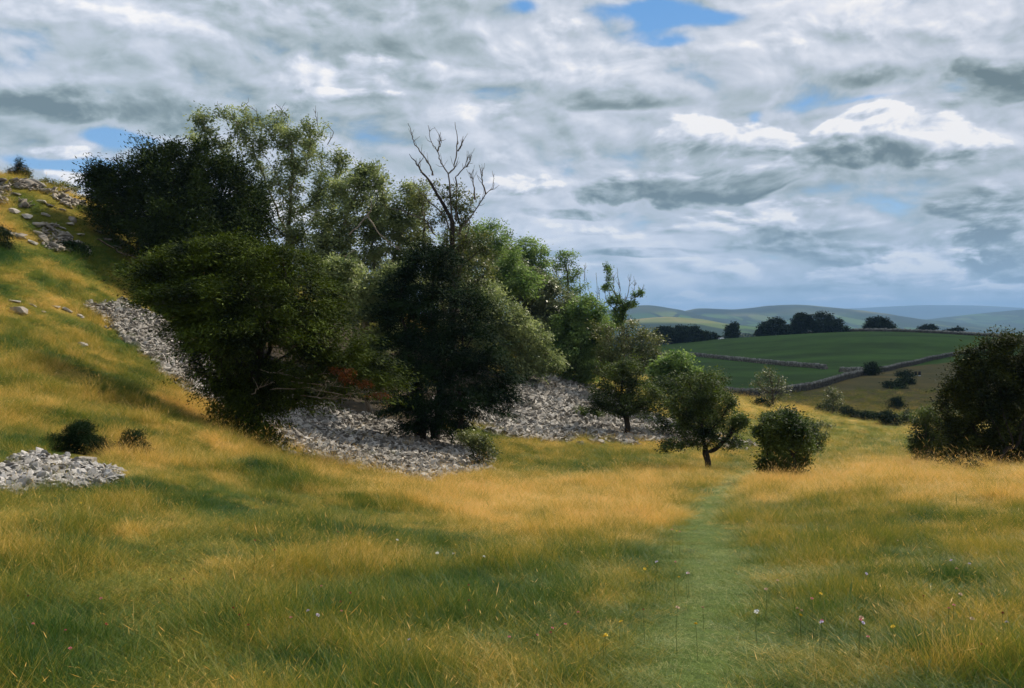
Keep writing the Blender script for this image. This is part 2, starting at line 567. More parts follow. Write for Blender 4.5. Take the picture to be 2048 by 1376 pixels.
M['bark'] = bark_mat('grey_bark', (0.045, 0.035, 0.028), (0.15, 0.125, 0.10))
M['bark_dark'] = bark_mat('dark_bark', (0.012, 0.010, 0.008), (0.045, 0.034, 0.026))
M['bark_pale'] = bark_mat('pale_bark', (0.12, 0.095, 0.07), (0.34, 0.29, 0.22))
LIME = [(0.085, 0.078, 0.070), (0.21, 0.20, 0.185), (0.34, 0.325, 0.31), (0.50, 0.48, 0.465)]
M['stone'] = rock_mat('limestone', LIME, 3.5)
M['stone_mid'] = rock_mat('weathered_limestone', [(0.060, 0.054, 0.046), (0.160, 0.146, 0.127), (0.27, 0.25, 0.225), (0.42, 0.395, 0.36)], 2.5)
M['boulder'] = rock_mat('lichened_limestone', [(0.16, 0.14, 0.115), (0.30, 0.27, 0.235), (0.42, 0.39, 0.345), (0.54, 0.51, 0.46)], 2.0)
M['wall'] = rock_mat('wall_stone', [(0.025, 0.022, 0.018), (0.055, 0.050, 0.040), (0.10, 0.090, 0.072), (0.24, 0.22, 0.18)], 0.8)

# ------------------------------------------------------------------ zones of the ground (dryness, rubble, pasture)
DRY = [  # u, v, ru, rv, dryness, weight, dmin, dmax
    (1750, 955, 330, 26, 1.0, 3, 8, 60), (2080, 985, 160, 22, .95, 2.5, 8, 60), (1500, 985, 110, 20, .95, 2, 8, 60),
    (1160, 1020, 210, 36, 1.0, 3, 8, 60), (1290, 1045, 55, 22, 1.1, 3, 8, 60), (930, 990, 110, 28, .95, 3, 8, 60),
    (700, 945, 190, 18, .95, 2.5, 8, 60), (520, 890, 90, 18, .9, 2, 8, 60), (100, 380, 170, 45, .62, 2, 25, 90),
    (380, 790, 90, 25, .8, 1.5, 8, 60), (150, 780, 140, 40, .5, 1.5, 8, 60), (60, 1060, 140, 40, .35, 1.5, 5, 60), (560, 1060, 120, 30, .4, 1.5, 5, 60), (290, 1120, 150, 50, .68, 1.5, 4, 60),
    (640, 1140, 120, 60, .52, 1.5, 4, 60), (1215, 1140, 45, 70, .75, 1.5, 4, 60), (1150, 1075, 120, 20, .8, 1.5, 4, 60),
    (1250, 885, 260, 10, .75, 2, 20, 90), (1000, 885, 60, 12, .3, 1, 20, 90), (1120, 930, 130, 22, .30, 2, 20, 90),
    (1400, 1330, 160, 90, .16, 4, 3, 60), (1430, 1220, 130, 60, .16, 4, 3, 60), (1410, 1130, 90, 45, .16, 3, 3, 60),
    (1395, 1065, 48, 22, .05, 3, 3, 60), (1425, 1000, 60, 24, .08, 4, 3, 60), (1480, 945, 60, 14, .1, 3, 20, 60),
    (1300, 1130, 60, 30, 0, 1.5, 3, 60), (1280, 1230, 60, 40, 0, 1.2, 3, 60), (1560, 1330, 120, 90, .12, 2, 3, 60),
    (1850, 1100, 220, 80, .52, 2, 3, 60), (1880, 1290, 220, 80, .42, 2, 3, 60), (1700, 1035, 180, 14, .2, 2, 6, 60),
    (950, 1230, 220, 90, .25, 1.5, 3, 60), (1050, 1330, 220, 90, .10, 5, 3, 60), (250, 1290, 260, 70, .25, 1.5, 3, 60), (700, 1290, 200, 70, .28, 1.5, 3, 60),
    (560, 955, 50, 24, .08, 3, 8, 60), (800, 1050, 90, 22, .15, 2, 8, 60), (330, 1010, 60, 24, .25, 1.5, 5, 60),
    (270, 760, 60, 30, .05, 2, 8, 60), (100, 560, 130, 30, .3, 1.5, 15, 60), (60, 440, 120, 40, .6, 1, 15, 80), (80, 500, 90, 20, .2, 1, 15, 60),
    (250, 620, 120, 60, .45, 1, 15, 60), (80, 700, 140, 40, .48, 1.5, 8, 60), (350, 860, 120, 30, .5, 1, 8, 60), (80, 880, 90, 25, .35, 1.5, 8, 60), (420, 860, 120, 30, .75, 1.2, 8, 60), (300, 700, 100, 30, .15, 1.5, 8, 60),
    (1560, 865, 120, 20, .35, 1.5, 40, 120), (1700, 905, 160, 14, .3, 2, 25, 120), (1640, 940, 40, 10, .1, 2, 20, 60),
    (1650, 812, 180, 8, .8, 2, 70, 150), (1490, 800, 60, 14, .6, 1.5, 50, 150), (1780, 850, 180, 20, .55, 1, 40, 150),
    (1600, 880, 60, 12, .45, 1, 30, 100),
]
WALL_NEAR = [(1440, 808, 128), (1500, 800, 135), (1560, 790, 142), (1600, 777, 150), (1650, 767, 160), (1700, 752, 180), (1740, 743, 200),
             (1800, 735, 235), (1860, 728, 265), (1900, 724, 285), (1980, 716, 330), (2100, 706, 380)]
_wu, _wv = [p[0] for p in WALL_NEAR], [p[1] for p in WALL_NEAR]

SCREE = [  # polygon in the photograph, nearest and farthest distance
    ([(-260, 948), (0, 930), (62, 908), (130, 918), (200, 932), (248, 950), (205, 976), (100, 982), (-260, 1000)], 5, 24),
    ([(540, 872), (590, 790), (640, 745), (800, 740), (850, 790), (870, 840), (960, 900), (988, 932), (975, 945), (862, 968), (760, 945), (640, 925), (560, 900)], 14, 43),
    ([(178, 604), (240, 600), (330, 640), (440, 720), (560, 780), (640, 790), (620, 850), (540, 872), (480, 832), (455, 828), (395, 800), (320, 742), (235, 668), (185, 628)], 14, 43),
    ([(840, 835), (880, 800), (980, 790), (1062, 742), (1130, 758), (1230, 800), (1330, 840), (1400, 868), (1495, 890), (1480, 893), (1235, 882), (1080, 880), (995, 866)], 40, 72),
    ([(1468, 880), (1500, 886), (1500, 894), (1470, 892)], 40, 60),
]


PATH_V = [900, 930, 960, 1000, 1040, 1080, 1140, 1220, 1300, 1380]
PATH_C = [1600, 1540, 1475, 1425, 1405, 1408, 1420, 1425, 1415, 1395]
PATH_W = [18, 26, 36, 46, 56, 84, 125, 170, 215, 260]


def path_mask(x, y, z):
    """The trodden green path."""
    u = U0 + F * x / np.maximum(y, .5) + 50 * fbm(x / .7, y / .7, 3, 131)
    v = vproj(x, y, z)
    return np.exp(-(np.abs(u - np.interp(v, PATH_V, PATH_C)) / np.interp(v, PATH_V, PATH_W)) ** 2.2) * (v > 890) * (y < 75)


def in_poly(px, py, poly):
    r = np.zeros(px.shape, bool)
    n = len(poly)
    for i in range(n):
        (x0, y0), (x1, y1) = poly[i], poly[(i + 1) % n]
        c = ((y0 > py) != (y1 > py)) & (px < (x1 - x0) * (py - y0) / ((y1 - y0) or 1e-9) + x0)
        r ^= c
    return r


def scree_mask(x, y, z, wob=1.0):
    u = U0 + F * x / np.maximum(y, .5)
    v = vproj(x, y, z)
    u = u + wob * 40 * fbm(x / 0.8, y / 0.8, 3, 33)
    v = v + wob * 28 * fbm(x / 0.8, y / 0.8, 3, 44)
    r = np.zeros(np.shape(x), bool)
    for poly, d0, d1 in SCREE:
        r |= in_poly(u, v, poly) & (y > d0) & (y < d1)
    return r


UNDER = [(300, 545), (900, 540), (1060, 700), (1010, 770), (900, 850), (560, 850), (450, 745), (330, 640)]  # outline of the ground coloured dark for the yews' shade


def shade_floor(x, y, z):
    """Grassless ground behind the yews; their shade is put into its colour."""
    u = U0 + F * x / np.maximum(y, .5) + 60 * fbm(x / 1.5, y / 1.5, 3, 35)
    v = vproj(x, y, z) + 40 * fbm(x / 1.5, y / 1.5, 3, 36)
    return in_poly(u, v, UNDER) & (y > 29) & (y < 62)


def dryness(x, y, z):
    u = U0 + F * x / np.maximum(y, .5)
    v = vproj(x, y, z)
    u = u + 60 * fbm(x / 2.2, y / 3.0, 4, 51)
    v = v + 26 * fbm(x / 2.2, y / 3.0, 4, 52)
    s, t = np.full(np.shape(x), 0.50 * 0.35), np.full(np.shape(x), 0.35)
    for (a, b, ra, rb, val, wgt, d0, d1) in DRY:
        g = wgt * np.exp(-((u - a) / ra) ** 2 - ((v - b) / rb) ** 2) * ((y > d0) & (y < d1))
        s, t = s + g * val, t + g
    d = s / t
    path = np.exp(-((u - 1420) / 170) ** 2) * np.clip((v - 1000) / 60, 0, 1)
    amp = 0.55 * (1 - 0.75 * path)
    fine = np.clip((45 - y) / 30, .35, 1)
    return d + np.where(y < 9, 1.1, 1.5) * amp * fbm(x / 1.3, y / 1.3, 4, 61) + 1.1 * fine * (1 - .8 * path) * fbm(x / .55, y / .55, 3, 69) - .28 * (y > 10) * np.clip(-x / 4 + .3, 0, 1) * np.clip(fbm(x / 1.7, y / 1.7, 3, 67) * 4, -1, 1) + 0.35 * (1 - path) * fbm(x / 0.35, y / 0.35, 2, 62) + 0.3 * fbm(x / 7, y / 7, 2, 64) * (y > 25)


def lerp_cols(t, stops):
    t = np.clip(t, stops[0][0], stops[-1][0])
    xs = [s[0] for s in stops]
    return np.stack([np.interp(t, xs, [s[1][k] for s in stops]) for k in range(3)], -1)


GRASS_RAMP = [(-0.2, (0.020, 0.055, 0.010)), (0.1, (0.048, 0.090, 0.012)), (0.35, (0.105, 0.115, 0.012)),
              (0.6, (0.20, 0.172, 0.028)), (0.85, (0.36, 0.245, 0.055)), (1.1, (0.48, 0.29, 0.08))]


def ground_color(x, y, z):
    d = dryness(x, y, z)
    c = lerp_cols(d, GRASS_RAMP)
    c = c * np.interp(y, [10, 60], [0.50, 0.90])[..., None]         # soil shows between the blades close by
    lawn = path_mask(x, y, z)[..., None]
    c = c * (1 - lawn) + np.array([0.085, 0.125, 0.030]) * lawn
    u = U0 + F * x / np.maximum(y, .5)
    v = vproj(x, y, z)
    wv = np.interp(u, _wu, _wv)
    # rough moor this side of the far drystone wall
    moor = np.clip((y - 105) / 25, 0, 1) * (v > wv)
    mc = lerp_cols(0.50 + 1.3 * fbm(x / 16, y / 26, 4, 71) + .25 * fbm(x / 3, y / 3, 2, 72), [(0, (0.035, 0.045, 0.014)), (.45, (0.105, 0.085, 0.028)), (.9, (0.22, 0.145, 0.045))])
    c = c * (1 - moor[..., None]) + mc * moor[..., None]
    # improved pasture beyond the wall
    past = ((v <= wv + 1.0) & (y > 118) & (u > 1150)).astype(float)
    tone = 1 + 0.9 * fbm(x / 45, y / 22, 4, 81) + 0.5 * fbm(x / 5, y / 9, 2, 82)
    pc = np.array([0.038, 0.080, 0.011]) * tone[..., None]
    c = c * (1 - past[..., None]) + pc * past[..., None]
    far = np.clip((y - 620) / 100, 0, 1)[..., None]
    cx, cy = np.floor(x / 170 + .3 * fbm(x / 200, y / 200, 2, 9)), np.floor(y / 260 + .5 * fbm(x / 200, y / 200, 2, 19))
    hsh = _hash(cx, cy, 0, 5)
    fc = lerp_cols(hsh, [(0, (0.02, 0.045, 0.02)), (.4, (0.05, 0.11, 0.03)), (.75, (0.09, 0.17, 0.04)), (1, (0.16, 0.16, 0.06))])
    c = c * (1 - far) + fc * far
    dark_shade = shade_floor(x, y, z)[..., None]
    c = np.where(dark_shade, np.array([0.045, 0.036, 0.024]) * (1 + 1.2 * fbm(x / .6, y / .6, 3, 12))[..., None], c)  # yew shade painted into the ground colour as dark brown
    sc = scree_mask(x, y, z)[..., None]
    return np.where(sc, np.array([0.10, 0.092, 0.082]) * (1 + fbm(x, y, 3, 2))[..., None], c), d


def build_ground():
    us = np.unique(np.concatenate([np.linspace(-5200, -1200, 30), np.arange(-1200, -220, 28), np.arange(-220, 2280, 13.0),
                                   np.arange(2280, 3200, 28), np.linspace(3200, 7200, 30)]))
    ys = np.concatenate([np.linspace(-40, 2.0, 22), np.exp(np.arange(math.log(2.2), math.log(60), 0.016)),
                         np.exp(np.arange(math.log(60.2), math.log(900), 0.013)), np.exp(np.arange(math.log(910), math.log(19000), 0.08))])
    Y = np.repeat(ys[:, None], len(us), 1)
    X = (us[None] - U0) / F * np.maximum(Y, 3.0)
    X = X * np.where(Y < 3, 1 + (3 - Y) * 0.35, 1)
    Zv = H(X, Y)
    sc = scree_mask(X, Y, Zv, 1.0)
    Zv = Zv - np.where(sc, 0.05, 0)
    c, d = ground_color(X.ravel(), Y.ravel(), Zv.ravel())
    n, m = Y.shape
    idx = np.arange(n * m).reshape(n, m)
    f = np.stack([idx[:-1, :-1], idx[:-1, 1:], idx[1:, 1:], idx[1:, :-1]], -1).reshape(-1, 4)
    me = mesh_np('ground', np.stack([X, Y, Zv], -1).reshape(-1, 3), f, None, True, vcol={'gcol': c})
    mat, w = new_mat('meadow_ground')
    base = attr(w, 'gcol', out='Color')
    co = w.n('ShaderNodeNewGeometry').outputs['Position']
    n1 = w.noise(co, 1.7, 8, 0.62)
    n2 = w.noise(co, 14.0, 5, 0.7)
    n3 = w.noise(co, 0.12, 4, 0.6)
    k = w.add(0.35, w.add(w.mul(n1, 0.5), w.add(w.mul(n2, 0.55), w.mul(n3, 0.3))))
    vm = w.n('ShaderNodeVectorMath', operation='SCALE')
    w.put(vm.inputs[0], base)
    w.put(vm.inputs['Scale'], k)
    finish(w, principled(w, vm.outputs[0], 0.95, 0.1, bump(w, w.add(n1, w.mul(n2, .6)), 0.9, 0.12)))
    me.materials.append(mat)
    o = link('ground', me)
    o['kind'] = 'structure'
    return o


build_ground()


# ------------------------------------------------------------------ distant hills
def build_hill(name, crest, dist, depth, zbase, cols, seed, amp, patch=0.0):
    cu, cv = [p[0] for p in crest], [p[1] for p in crest]
    us = np.linspace(cu[0], cu[-1], int((cu[-1] - cu[0]) / 5) + 2)
    cv = pchip(np.array(cu, float), np.array(cv, float), us)
    top = (V0 - cv) / F * dist + EYE
    ts = np.linspace(-0.6, 1.0, 46)
    T, U = np.meshgrid(ts, us, indexing='ij')
    Y = dist - T * depth
    X = (U - U0) / F * dist
    s = np.clip(np.abs(T), 0, 1)
    prof = np.where(T >= 0, 0.5 + 0.5 * np.cos(np.pi * np.clip(T, 0, 1) ** 0.85), 1 - 0.8 * s)
    Zv = zbase + (top[None] - zbase) * prof
    Zv = Zv + amp * fbm(X / (depth * .22), Y / (depth * .22), 5, seed) * np.clip(np.abs(T) * 4 + 0.12, 0, 1) * prof
    n, m = Y.shape
    idx = np.arange(n * m).reshape(n, m)
    f = np.stack([idx[:-1, :-1], idx[1:, :-1], idx[1:, 1:], idx[:-1, 1:]], -1).reshape(-1, 4)
    cc = fbm(X / (depth * .35), Y / (depth * .2), 4, seed + 3) + 0.5
    hgt = np.clip((Zv - zbase) / max(1, (top.max() - zbase)), 0, 1)
    me = mesh_np(name, np.stack([X, Y, Zv], -1).reshape(-1, 3), f, None, True, vattr={'hgt': hgt.ravel(), 'cc': cc.ravel()})
    mat, w = new_mat(name + '_grassland')
    co = w.n('ShaderNodeNewGeometry').outputs['Position']
    st_ = w.n('ShaderNodeVectorMath', operation='MULTIPLY')
    w.put(st_.inputs[0], co)
    st_.inputs[1].default_value = (1.0, .22, .9)
    co = st_.outputs[0]
    vor = w.n('ShaderNodeTexVoronoi', feature='F1')
    w.put(vor.inputs['Vector'], co)
    vor.inputs['Scale'].default_value = 1 / 125.0
    sp = w.n('ShaderNodeSeparateColor')
    w.put(sp.inputs[0], vor.outputs['Color'])
    cell = sp.outputs[0]
    edge = w.n('ShaderNodeTexVoronoi', feature='DISTANCE_TO_EDGE')
    w.put(edge.inputs['Vector'], co)
    edge.inputs['Scale'].default_value = 1 / 125.0
    field = w.ramp(cell, [(0, (0.008, 0.022, 0.010)), (.35, (0.018, 0.045, 0.014)), (.7, (0.045, 0.10, 0.022)), (1, (0.075, 0.105, 0.030))])
    field = w.mix(w.smooth(edge.outputs['Distance'], 0.07, 0.03), field, (0.015, 0.03, 0.015))
    woods = w.smooth(w.noise(co, 1 / 230.0, 4, 0.6), 0.47, 0.53)
    field = w.mix(w.mul(woods, 0.9), field, (0.012, 0.026, 0.014))
    moor = w.ramp(w.add(w.mul(attr(w, 'cc'), 0.6), w.mul(w.noise(co, 1 / 120.0, 6, 0.6), 0.4)), cols)
    col = w.mix(w.smooth(w.add(attr(w, 'hgt'), w.mul(w.noise(co, 1 / 300.0, 3), 0.35)), patch, patch + 0.15), field, moor)
    finish(w, principled(w, col, 0.95, 0.05))
    me.materials.append(mat)
    o = link(name, me)
    o['kind'] = 'structure'
    return o


OL = [(0.38, (0.010, 0.022, 0.012)), (0.5, (0.045, 0.060, 0.024)), (0.62, (0.13, 0.13, 0.06))]
BL = [(0.3, (0.008, 0.018, 0.012)), (0.5, (0.022, 0.038, 0.022)), (0.7, (0.05, 0.06, 0.03))]
build_hill('near_hills', [(700, 660), (1000, 652), (1180, 645), (1250, 640), (1330, 634), (1390, 637), (1440, 646), (1500, 652), (1600, 658), (1750, 662)], 2600, 800, -30,
           [(0.2, (0.05, 0.08, 0.025)), (0.5, (0.12, 0.14, 0.05)), (0.75, (0.30, 0.20, 0.10))], 5, 10, 0.75)
build_hill('left_hills', [(300, 655), (800, 640), (1100, 628), (1200, 621), (1290, 611), (1340, 618), (1400, 632), (1480, 643), (1600, 655)], 4600, 1500, -28, BL, 15, 30, 0.80)
build_hill('middle_hills', [(1150, 655), (1300, 640), (1360, 624), (1400, 617), (1460, 619), (1500, 616), (1540, 611), (1590, 609), (1640, 613), (1700, 621), (1760, 633), (1830, 643), (1950, 655)],
           5200, 1700, -28, OL, 25, 34, 0.66)
build_hill('right_hills', [(1550, 658), (1700, 652), (1800, 645), (1880, 638), (1950, 629), (2048, 619), (2250, 606), (2700, 600), (3400, 620)], 6200, 1800, -26, BL, 35, 30, 0.75)
build_hill('far_plateau', [(900, 640), (1300, 625), (1550, 620), (1700, 617), (1780, 613), (1860, 610), (1950, 611), (2048, 616), (2300, 622), (2700, 640)], 13000, 3000, -5, BL, 45, 30, 0.05)


# ------------------------------------------------------------------ scattering of uncountable stuff
def variants(name, meshes):
    """A collection of source meshes that is not linked to the scene."""
    c = bpy.data.collections.new(name)
    for i, me in enumerate(meshes):
        c.objects.link(bpy.data.objects.new('%s_%02d' % (name, i), me))
    return c


def scatter(name, pos, eul, scl, idx, coll, tint=None, parent=None):
    me = bpy.data.meshes.new(name)
    n = len(pos)
    me.vertices.add(n)
    me.vertices.foreach_set('co', np.asarray(pos, np.float32).ravel())
    scl = np.asarray(scl, np.float32)
    if scl.ndim == 1:
        scl = np.repeat(scl[:, None], 3, 1)
    for k, a in (('rot', eul), ('scl', scl)):
        me.attributes.new(k, 'FLOAT_VECTOR', 'POINT').data.foreach_set('vector', np.asarray(a, np.float32).ravel())
    me.attributes.new('idx', 'INT', 'POINT').data.foreach_set('value', np.asarray(idx, np.int32))
    me.attributes.new('itint', 'FLOAT', 'POINT').data.foreach_set('value', np.asarray(tint if tint is not None else RNG.random(n), np.float32))
    o = link(name, me, parent)
    ng = bpy.data.node_groups.new(name + '_scatter', 'GeometryNodeTree')
    ng.interface.new_socket('Geometry', in_out='INPUT', socket_type='NodeSocketGeometry')
    ng.interface.new_socket('Geometry', in_out='OUTPUT', socket_type='NodeSocketGeometry')
    N, L = ng.nodes, ng.links
    gi, go = N.new('NodeGroupInput'), N.new('NodeGroupOutput')
    ci = N.new('GeometryNodeCollectionInfo')
    ci.inputs['Collection'].default_value = coll
    ci.inputs['Separate Children'].default_value = True
    ci.inputs['Reset Children'].default_value = True
    ip = N.new('GeometryNodeInstanceOnPoints')
    ip.inputs['Pick Instance'].default_value = True

    def at(nm, typ):
        a = N.new('GeometryNodeInputNamedAttribute')
        a.data_type = typ
        a.inputs['Name'].default_value = nm
        return a.outputs['Attribute']
    L.new(gi.outputs[0], ip.inputs['Points'])
    L.new(ci.outputs[0], ip.inputs['Instance'])
    L.new(at('idx', 'INT'), ip.inputs['Instance Index'])
    e2r = N.new('FunctionNodeEulerToRotation')
    L.new(at('rot', 'FLOAT_VECTOR'), e2r.inputs[0])
    L.new(e2r.outputs[0], ip.inputs['Rotation'])
    L.new(at('scl', 'FLOAT_VECTOR'), ip.inputs['Scale'])
    L.new(ip.outputs[0], go.inputs[0])
    md = o.modifiers.new('scatter', 'NODES')
    md.node_group = ng
    o['kind'] = 'stuff'
    return o


# ------------------------------------------------------------------ rocks
def rock_mesh(name, seed, flat=0.5, mat=None, n=11, elong=1.5):
    r = random.Random(seed)
    bm = bmesh.new()
    for _ in range(n):
        v = Vector((r.gauss(0, 1), r.gauss(0, 1), r.gauss(0, 1))).normalized()
        v = Vector((max(-.72, min(.72, v.x)) * elong, max(-.72, min(.72, v.y)), max(-.62, min(.62, v.z)) * flat)) * (0.72 + 0.12 * r.random())
        bm.verts.new(v)
    bmesh.ops.convex_hull(bm, input=bm.verts)
    for v in [v for v in bm.verts if not v.link_faces]:
        bm.verts.remove(v)
    bmesh.ops.triangulate(bm, faces=bm.faces)
    me = bpy.data.meshes.new(name)
    bm.to_mesh(me)
    bm.free()
    me.attributes.new('tint', 'FLOAT', 'FACE').data.foreach_set('value', [r.random() * .7] * len(me.polygons))
    if mat:
        me.materials.append(mat)
    return me


ROCKS = {k: [rock_mesh('stone', s + 100 * i, 0.26 + 0.10 * (s % 3), M[k], 12, 1.45 + .22 * (s % 4)) for s in range(8)] for i, k in enumerate(('stone', 'stone_mid'))}
ROCKC = {k: variants('source_' + k, ms) for k, ms in ROCKS.items()}
_rock_np = {}
for k, ms in ROCKS.items():
    _rock_np[k] = []
    for me in ms:
        v = np.empty(len(me.vertices) * 3, np.float32); me.vertices.foreach_get('co', v)
        f = np.empty(len(me.polygons) * 3, np.int32); me.loops.foreach_get('vertex_index', f)
        _rock_np[k].append((v.reshape(-1, 3), f.reshape(-1, 3)))


def rot_mats(e):
    cx, cy, cz = np.cos(e).T
    sx, sy, sz = np.sin(e).T
    return np.stack([np.stack([cy * cz, sx * sy * cz - cx * sz, cx * sy * cz + sx * sz], -1),
                     np.stack([cy * sz, sx * sy * sz + cx * cz, cx * sy * sz - sx * cz], -1),
                     np.stack([-sy, sx * cy, cx * cy], -1)], 1)


def merge_rocks(name, key, pos, eul, scl, mat, parent=None):
    R = rot_mats(eul)
    which = RNG.integers(0, 8, len(pos))
    V_, F_, T_ = [], [], []
    off = 0
    tint = RNG.random(len(pos))
    for k in range(8):
        vs_, fs_ = _rock_np[key][k]
        I = np.nonzero(which == k)[0]
        if not len(I):
            continue
        vv = np.einsum('nij,vj->nvi', R[I], vs_) * scl[I][:, None, None] + pos[I][:, None, :]
        ff = fs_[None] + (np.arange(len(I)) * len(vs_))[:, None, None] + off
        V_.append(vv.reshape(-1, 3)); F_.append(ff.reshape(-1, 3)); T_.append(np.repeat(tint[I], len(fs_)))
        off += len(I) * len(vs_)
    return link(name, mesh_np(name, np.concatenate(V_), np.concatenate(F_), mat, False, {'tint': np.concatenate(T_)}), parent)


def build_scree(name, label_poly, key, n_small, n_part, size, part_size, bed_off=0.02, extra=None):
    """A bed of rubble (setting) with its largest stones as parts and the rest joined."""
    poly, d0, d1 = label_poly
    us, vs_ = [p[0] for p in poly], [p[1] for p in poly]
    u0, u1 = max(min(us), -260), max(us)
    pts = []
    need = (n_small + n_part) * 1.0
    got = 0
    while got < need:
        n = int(need * 5)
        u = RNG.uniform(u0 - 20, u1 + 20, n)
        d = np.exp(RNG.uniform(math.log(d0), math.log(d1), n))
        x = (u - U0) / F * d
        z = H(x, d)
        uu = u + 40 * fbm(x / 0.8, d / 0.8, 3, 33)
        vv = vproj(x, d, z) + 28 * fbm(x / 0.8, d / 0.8, 3, 44)
        ok = in_poly(uu, vv, poly)
        p = np.stack([x, d, z], 1)[ok]
        pts.append(p)
        got += len(p)
    pts = np.concatenate(pts)[:n_small + n_part]
    # bed: a thin uneven sheet under the stones
    me = bed_mesh(name, poly, d0, d1)
    root = link(name, me)
    root['kind'] = 'structure'
    m = len(pts)
    hashed = 0.5 + fbm(pts[:, 0] / .6, pts[:, 1] / .6, 2, 91)
    e = np.stack([RNG.normal(0, .36, m), RNG.normal(0.40, .34, m), RNG.uniform(0, 6.28, m)], 1)
    s = size * np.exp(RNG.normal(-.06, 0.52, m)).clip(.3, 2.6) * (0.75 + .5 * hashed)
    vis = np.arange(m) >= n_part
    pos = pts + np.stack([np.zeros(m), np.zeros(m), 0.25 * s + RNG.uniform(-.02, .05, m)], 1)
    sv = s[vis]
    scatter('rubble', pos[vis], e[vis], np.stack([sv, sv * RNG.uniform(.75, 1.2, len(sv)), sv * RNG.uniform(.8, 1.1, len(sv))], 1), RNG.integers(0, 8, len(sv)), ROCKC[key], None, root)
    for i in range(n_part):
        o = link('stone', ROCKS[key][i % 8], root)
        sc = part_size * math.exp(random.gauss(0, .25))
        o.scale = (sc, sc * random.uniform(.8, 1.2), sc)
        o.rotation_euler = tuple(e[i])
        o.location = (pos[i][0], pos[i][1], pos[i][2] + 0.12 * sc)
    return root


def bed_mesh(name, poly, d0, d1):
    us, vs_ = [p[0] for p in poly], [p[1] for p in poly]
    ug = np.arange(max(min(us), -260) - 20, max(us) + 20, 8)
    dg = np.exp(np.arange(math.log(d0), math.log(d1), 0.008))
    U, D = np.meshgrid(ug, dg)
    X = (U - U0) / F * D
    Zv = H(X, D)
    uu = U + 40 * fbm(X / 0.8, D / 0.8, 3, 33)
    vv = vproj(X, D, Zv) + 28 * fbm(X / 0.8, D / 0.8, 3, 44)
    ok = in_poly(uu, vv, poly)
    cell = ok[:-1, :-1] & ok[1:, :-1] & ok[:-1, 1:] & ok[1:, 1:]
    n, m = U.shape
    idx = np.arange(n * m).reshape(n, m)
    f = np.stack([idx[:-1, :-1], idx[:-1, 1:], idx[1:, 1:], idx[1:, :-1]], -1)[cell]
    used, inv = np.unique(f.ravel(), return_inverse=True)
    P = np.stack([X, D, Zv - 0.02 + 0.06 * fbm(X / .25, D / .25, 2, 7)], -1).reshape(-1, 3)[used]
    return mesh_np(name, P, inv.reshape(-1, 4), M['bed'], True)


def bed_material():
    m, w = new_mat('rubble_bed')
    co = w.n('ShaderNodeNewGeometry').outputs['Position']
    n = w.noise(co, 9, 6, 0.7)
    finish(w, principled(w, w.ramp(n, [(0.3, (0.02, 0.018, 0.014)), (0.7, (0.10, 0.09, 0.078))]), 0.95, 0.1, bump(w, n, 1.0, 0.08)))
    return m


M['bed'] = bed_material()
build_scree('near_scree', SCREE[0], 'stone', 13000, 300, 0.040, 0.080)
build_scree('middle_scree', SCREE[1], 'stone_mid', 21000, 300, 0.070, 0.150)
build_scree('upper_scree', SCREE[2], 'stone_mid', 18000, 300, 0.070, 0.150)
build_scree('far_scree', SCREE[3], 'stone_mid', 42000, 0, 0.108, 0.3)
build_scree('scree_tail', SCREE[4], 'stone_mid', 150, 0, 0.12, 0.3)

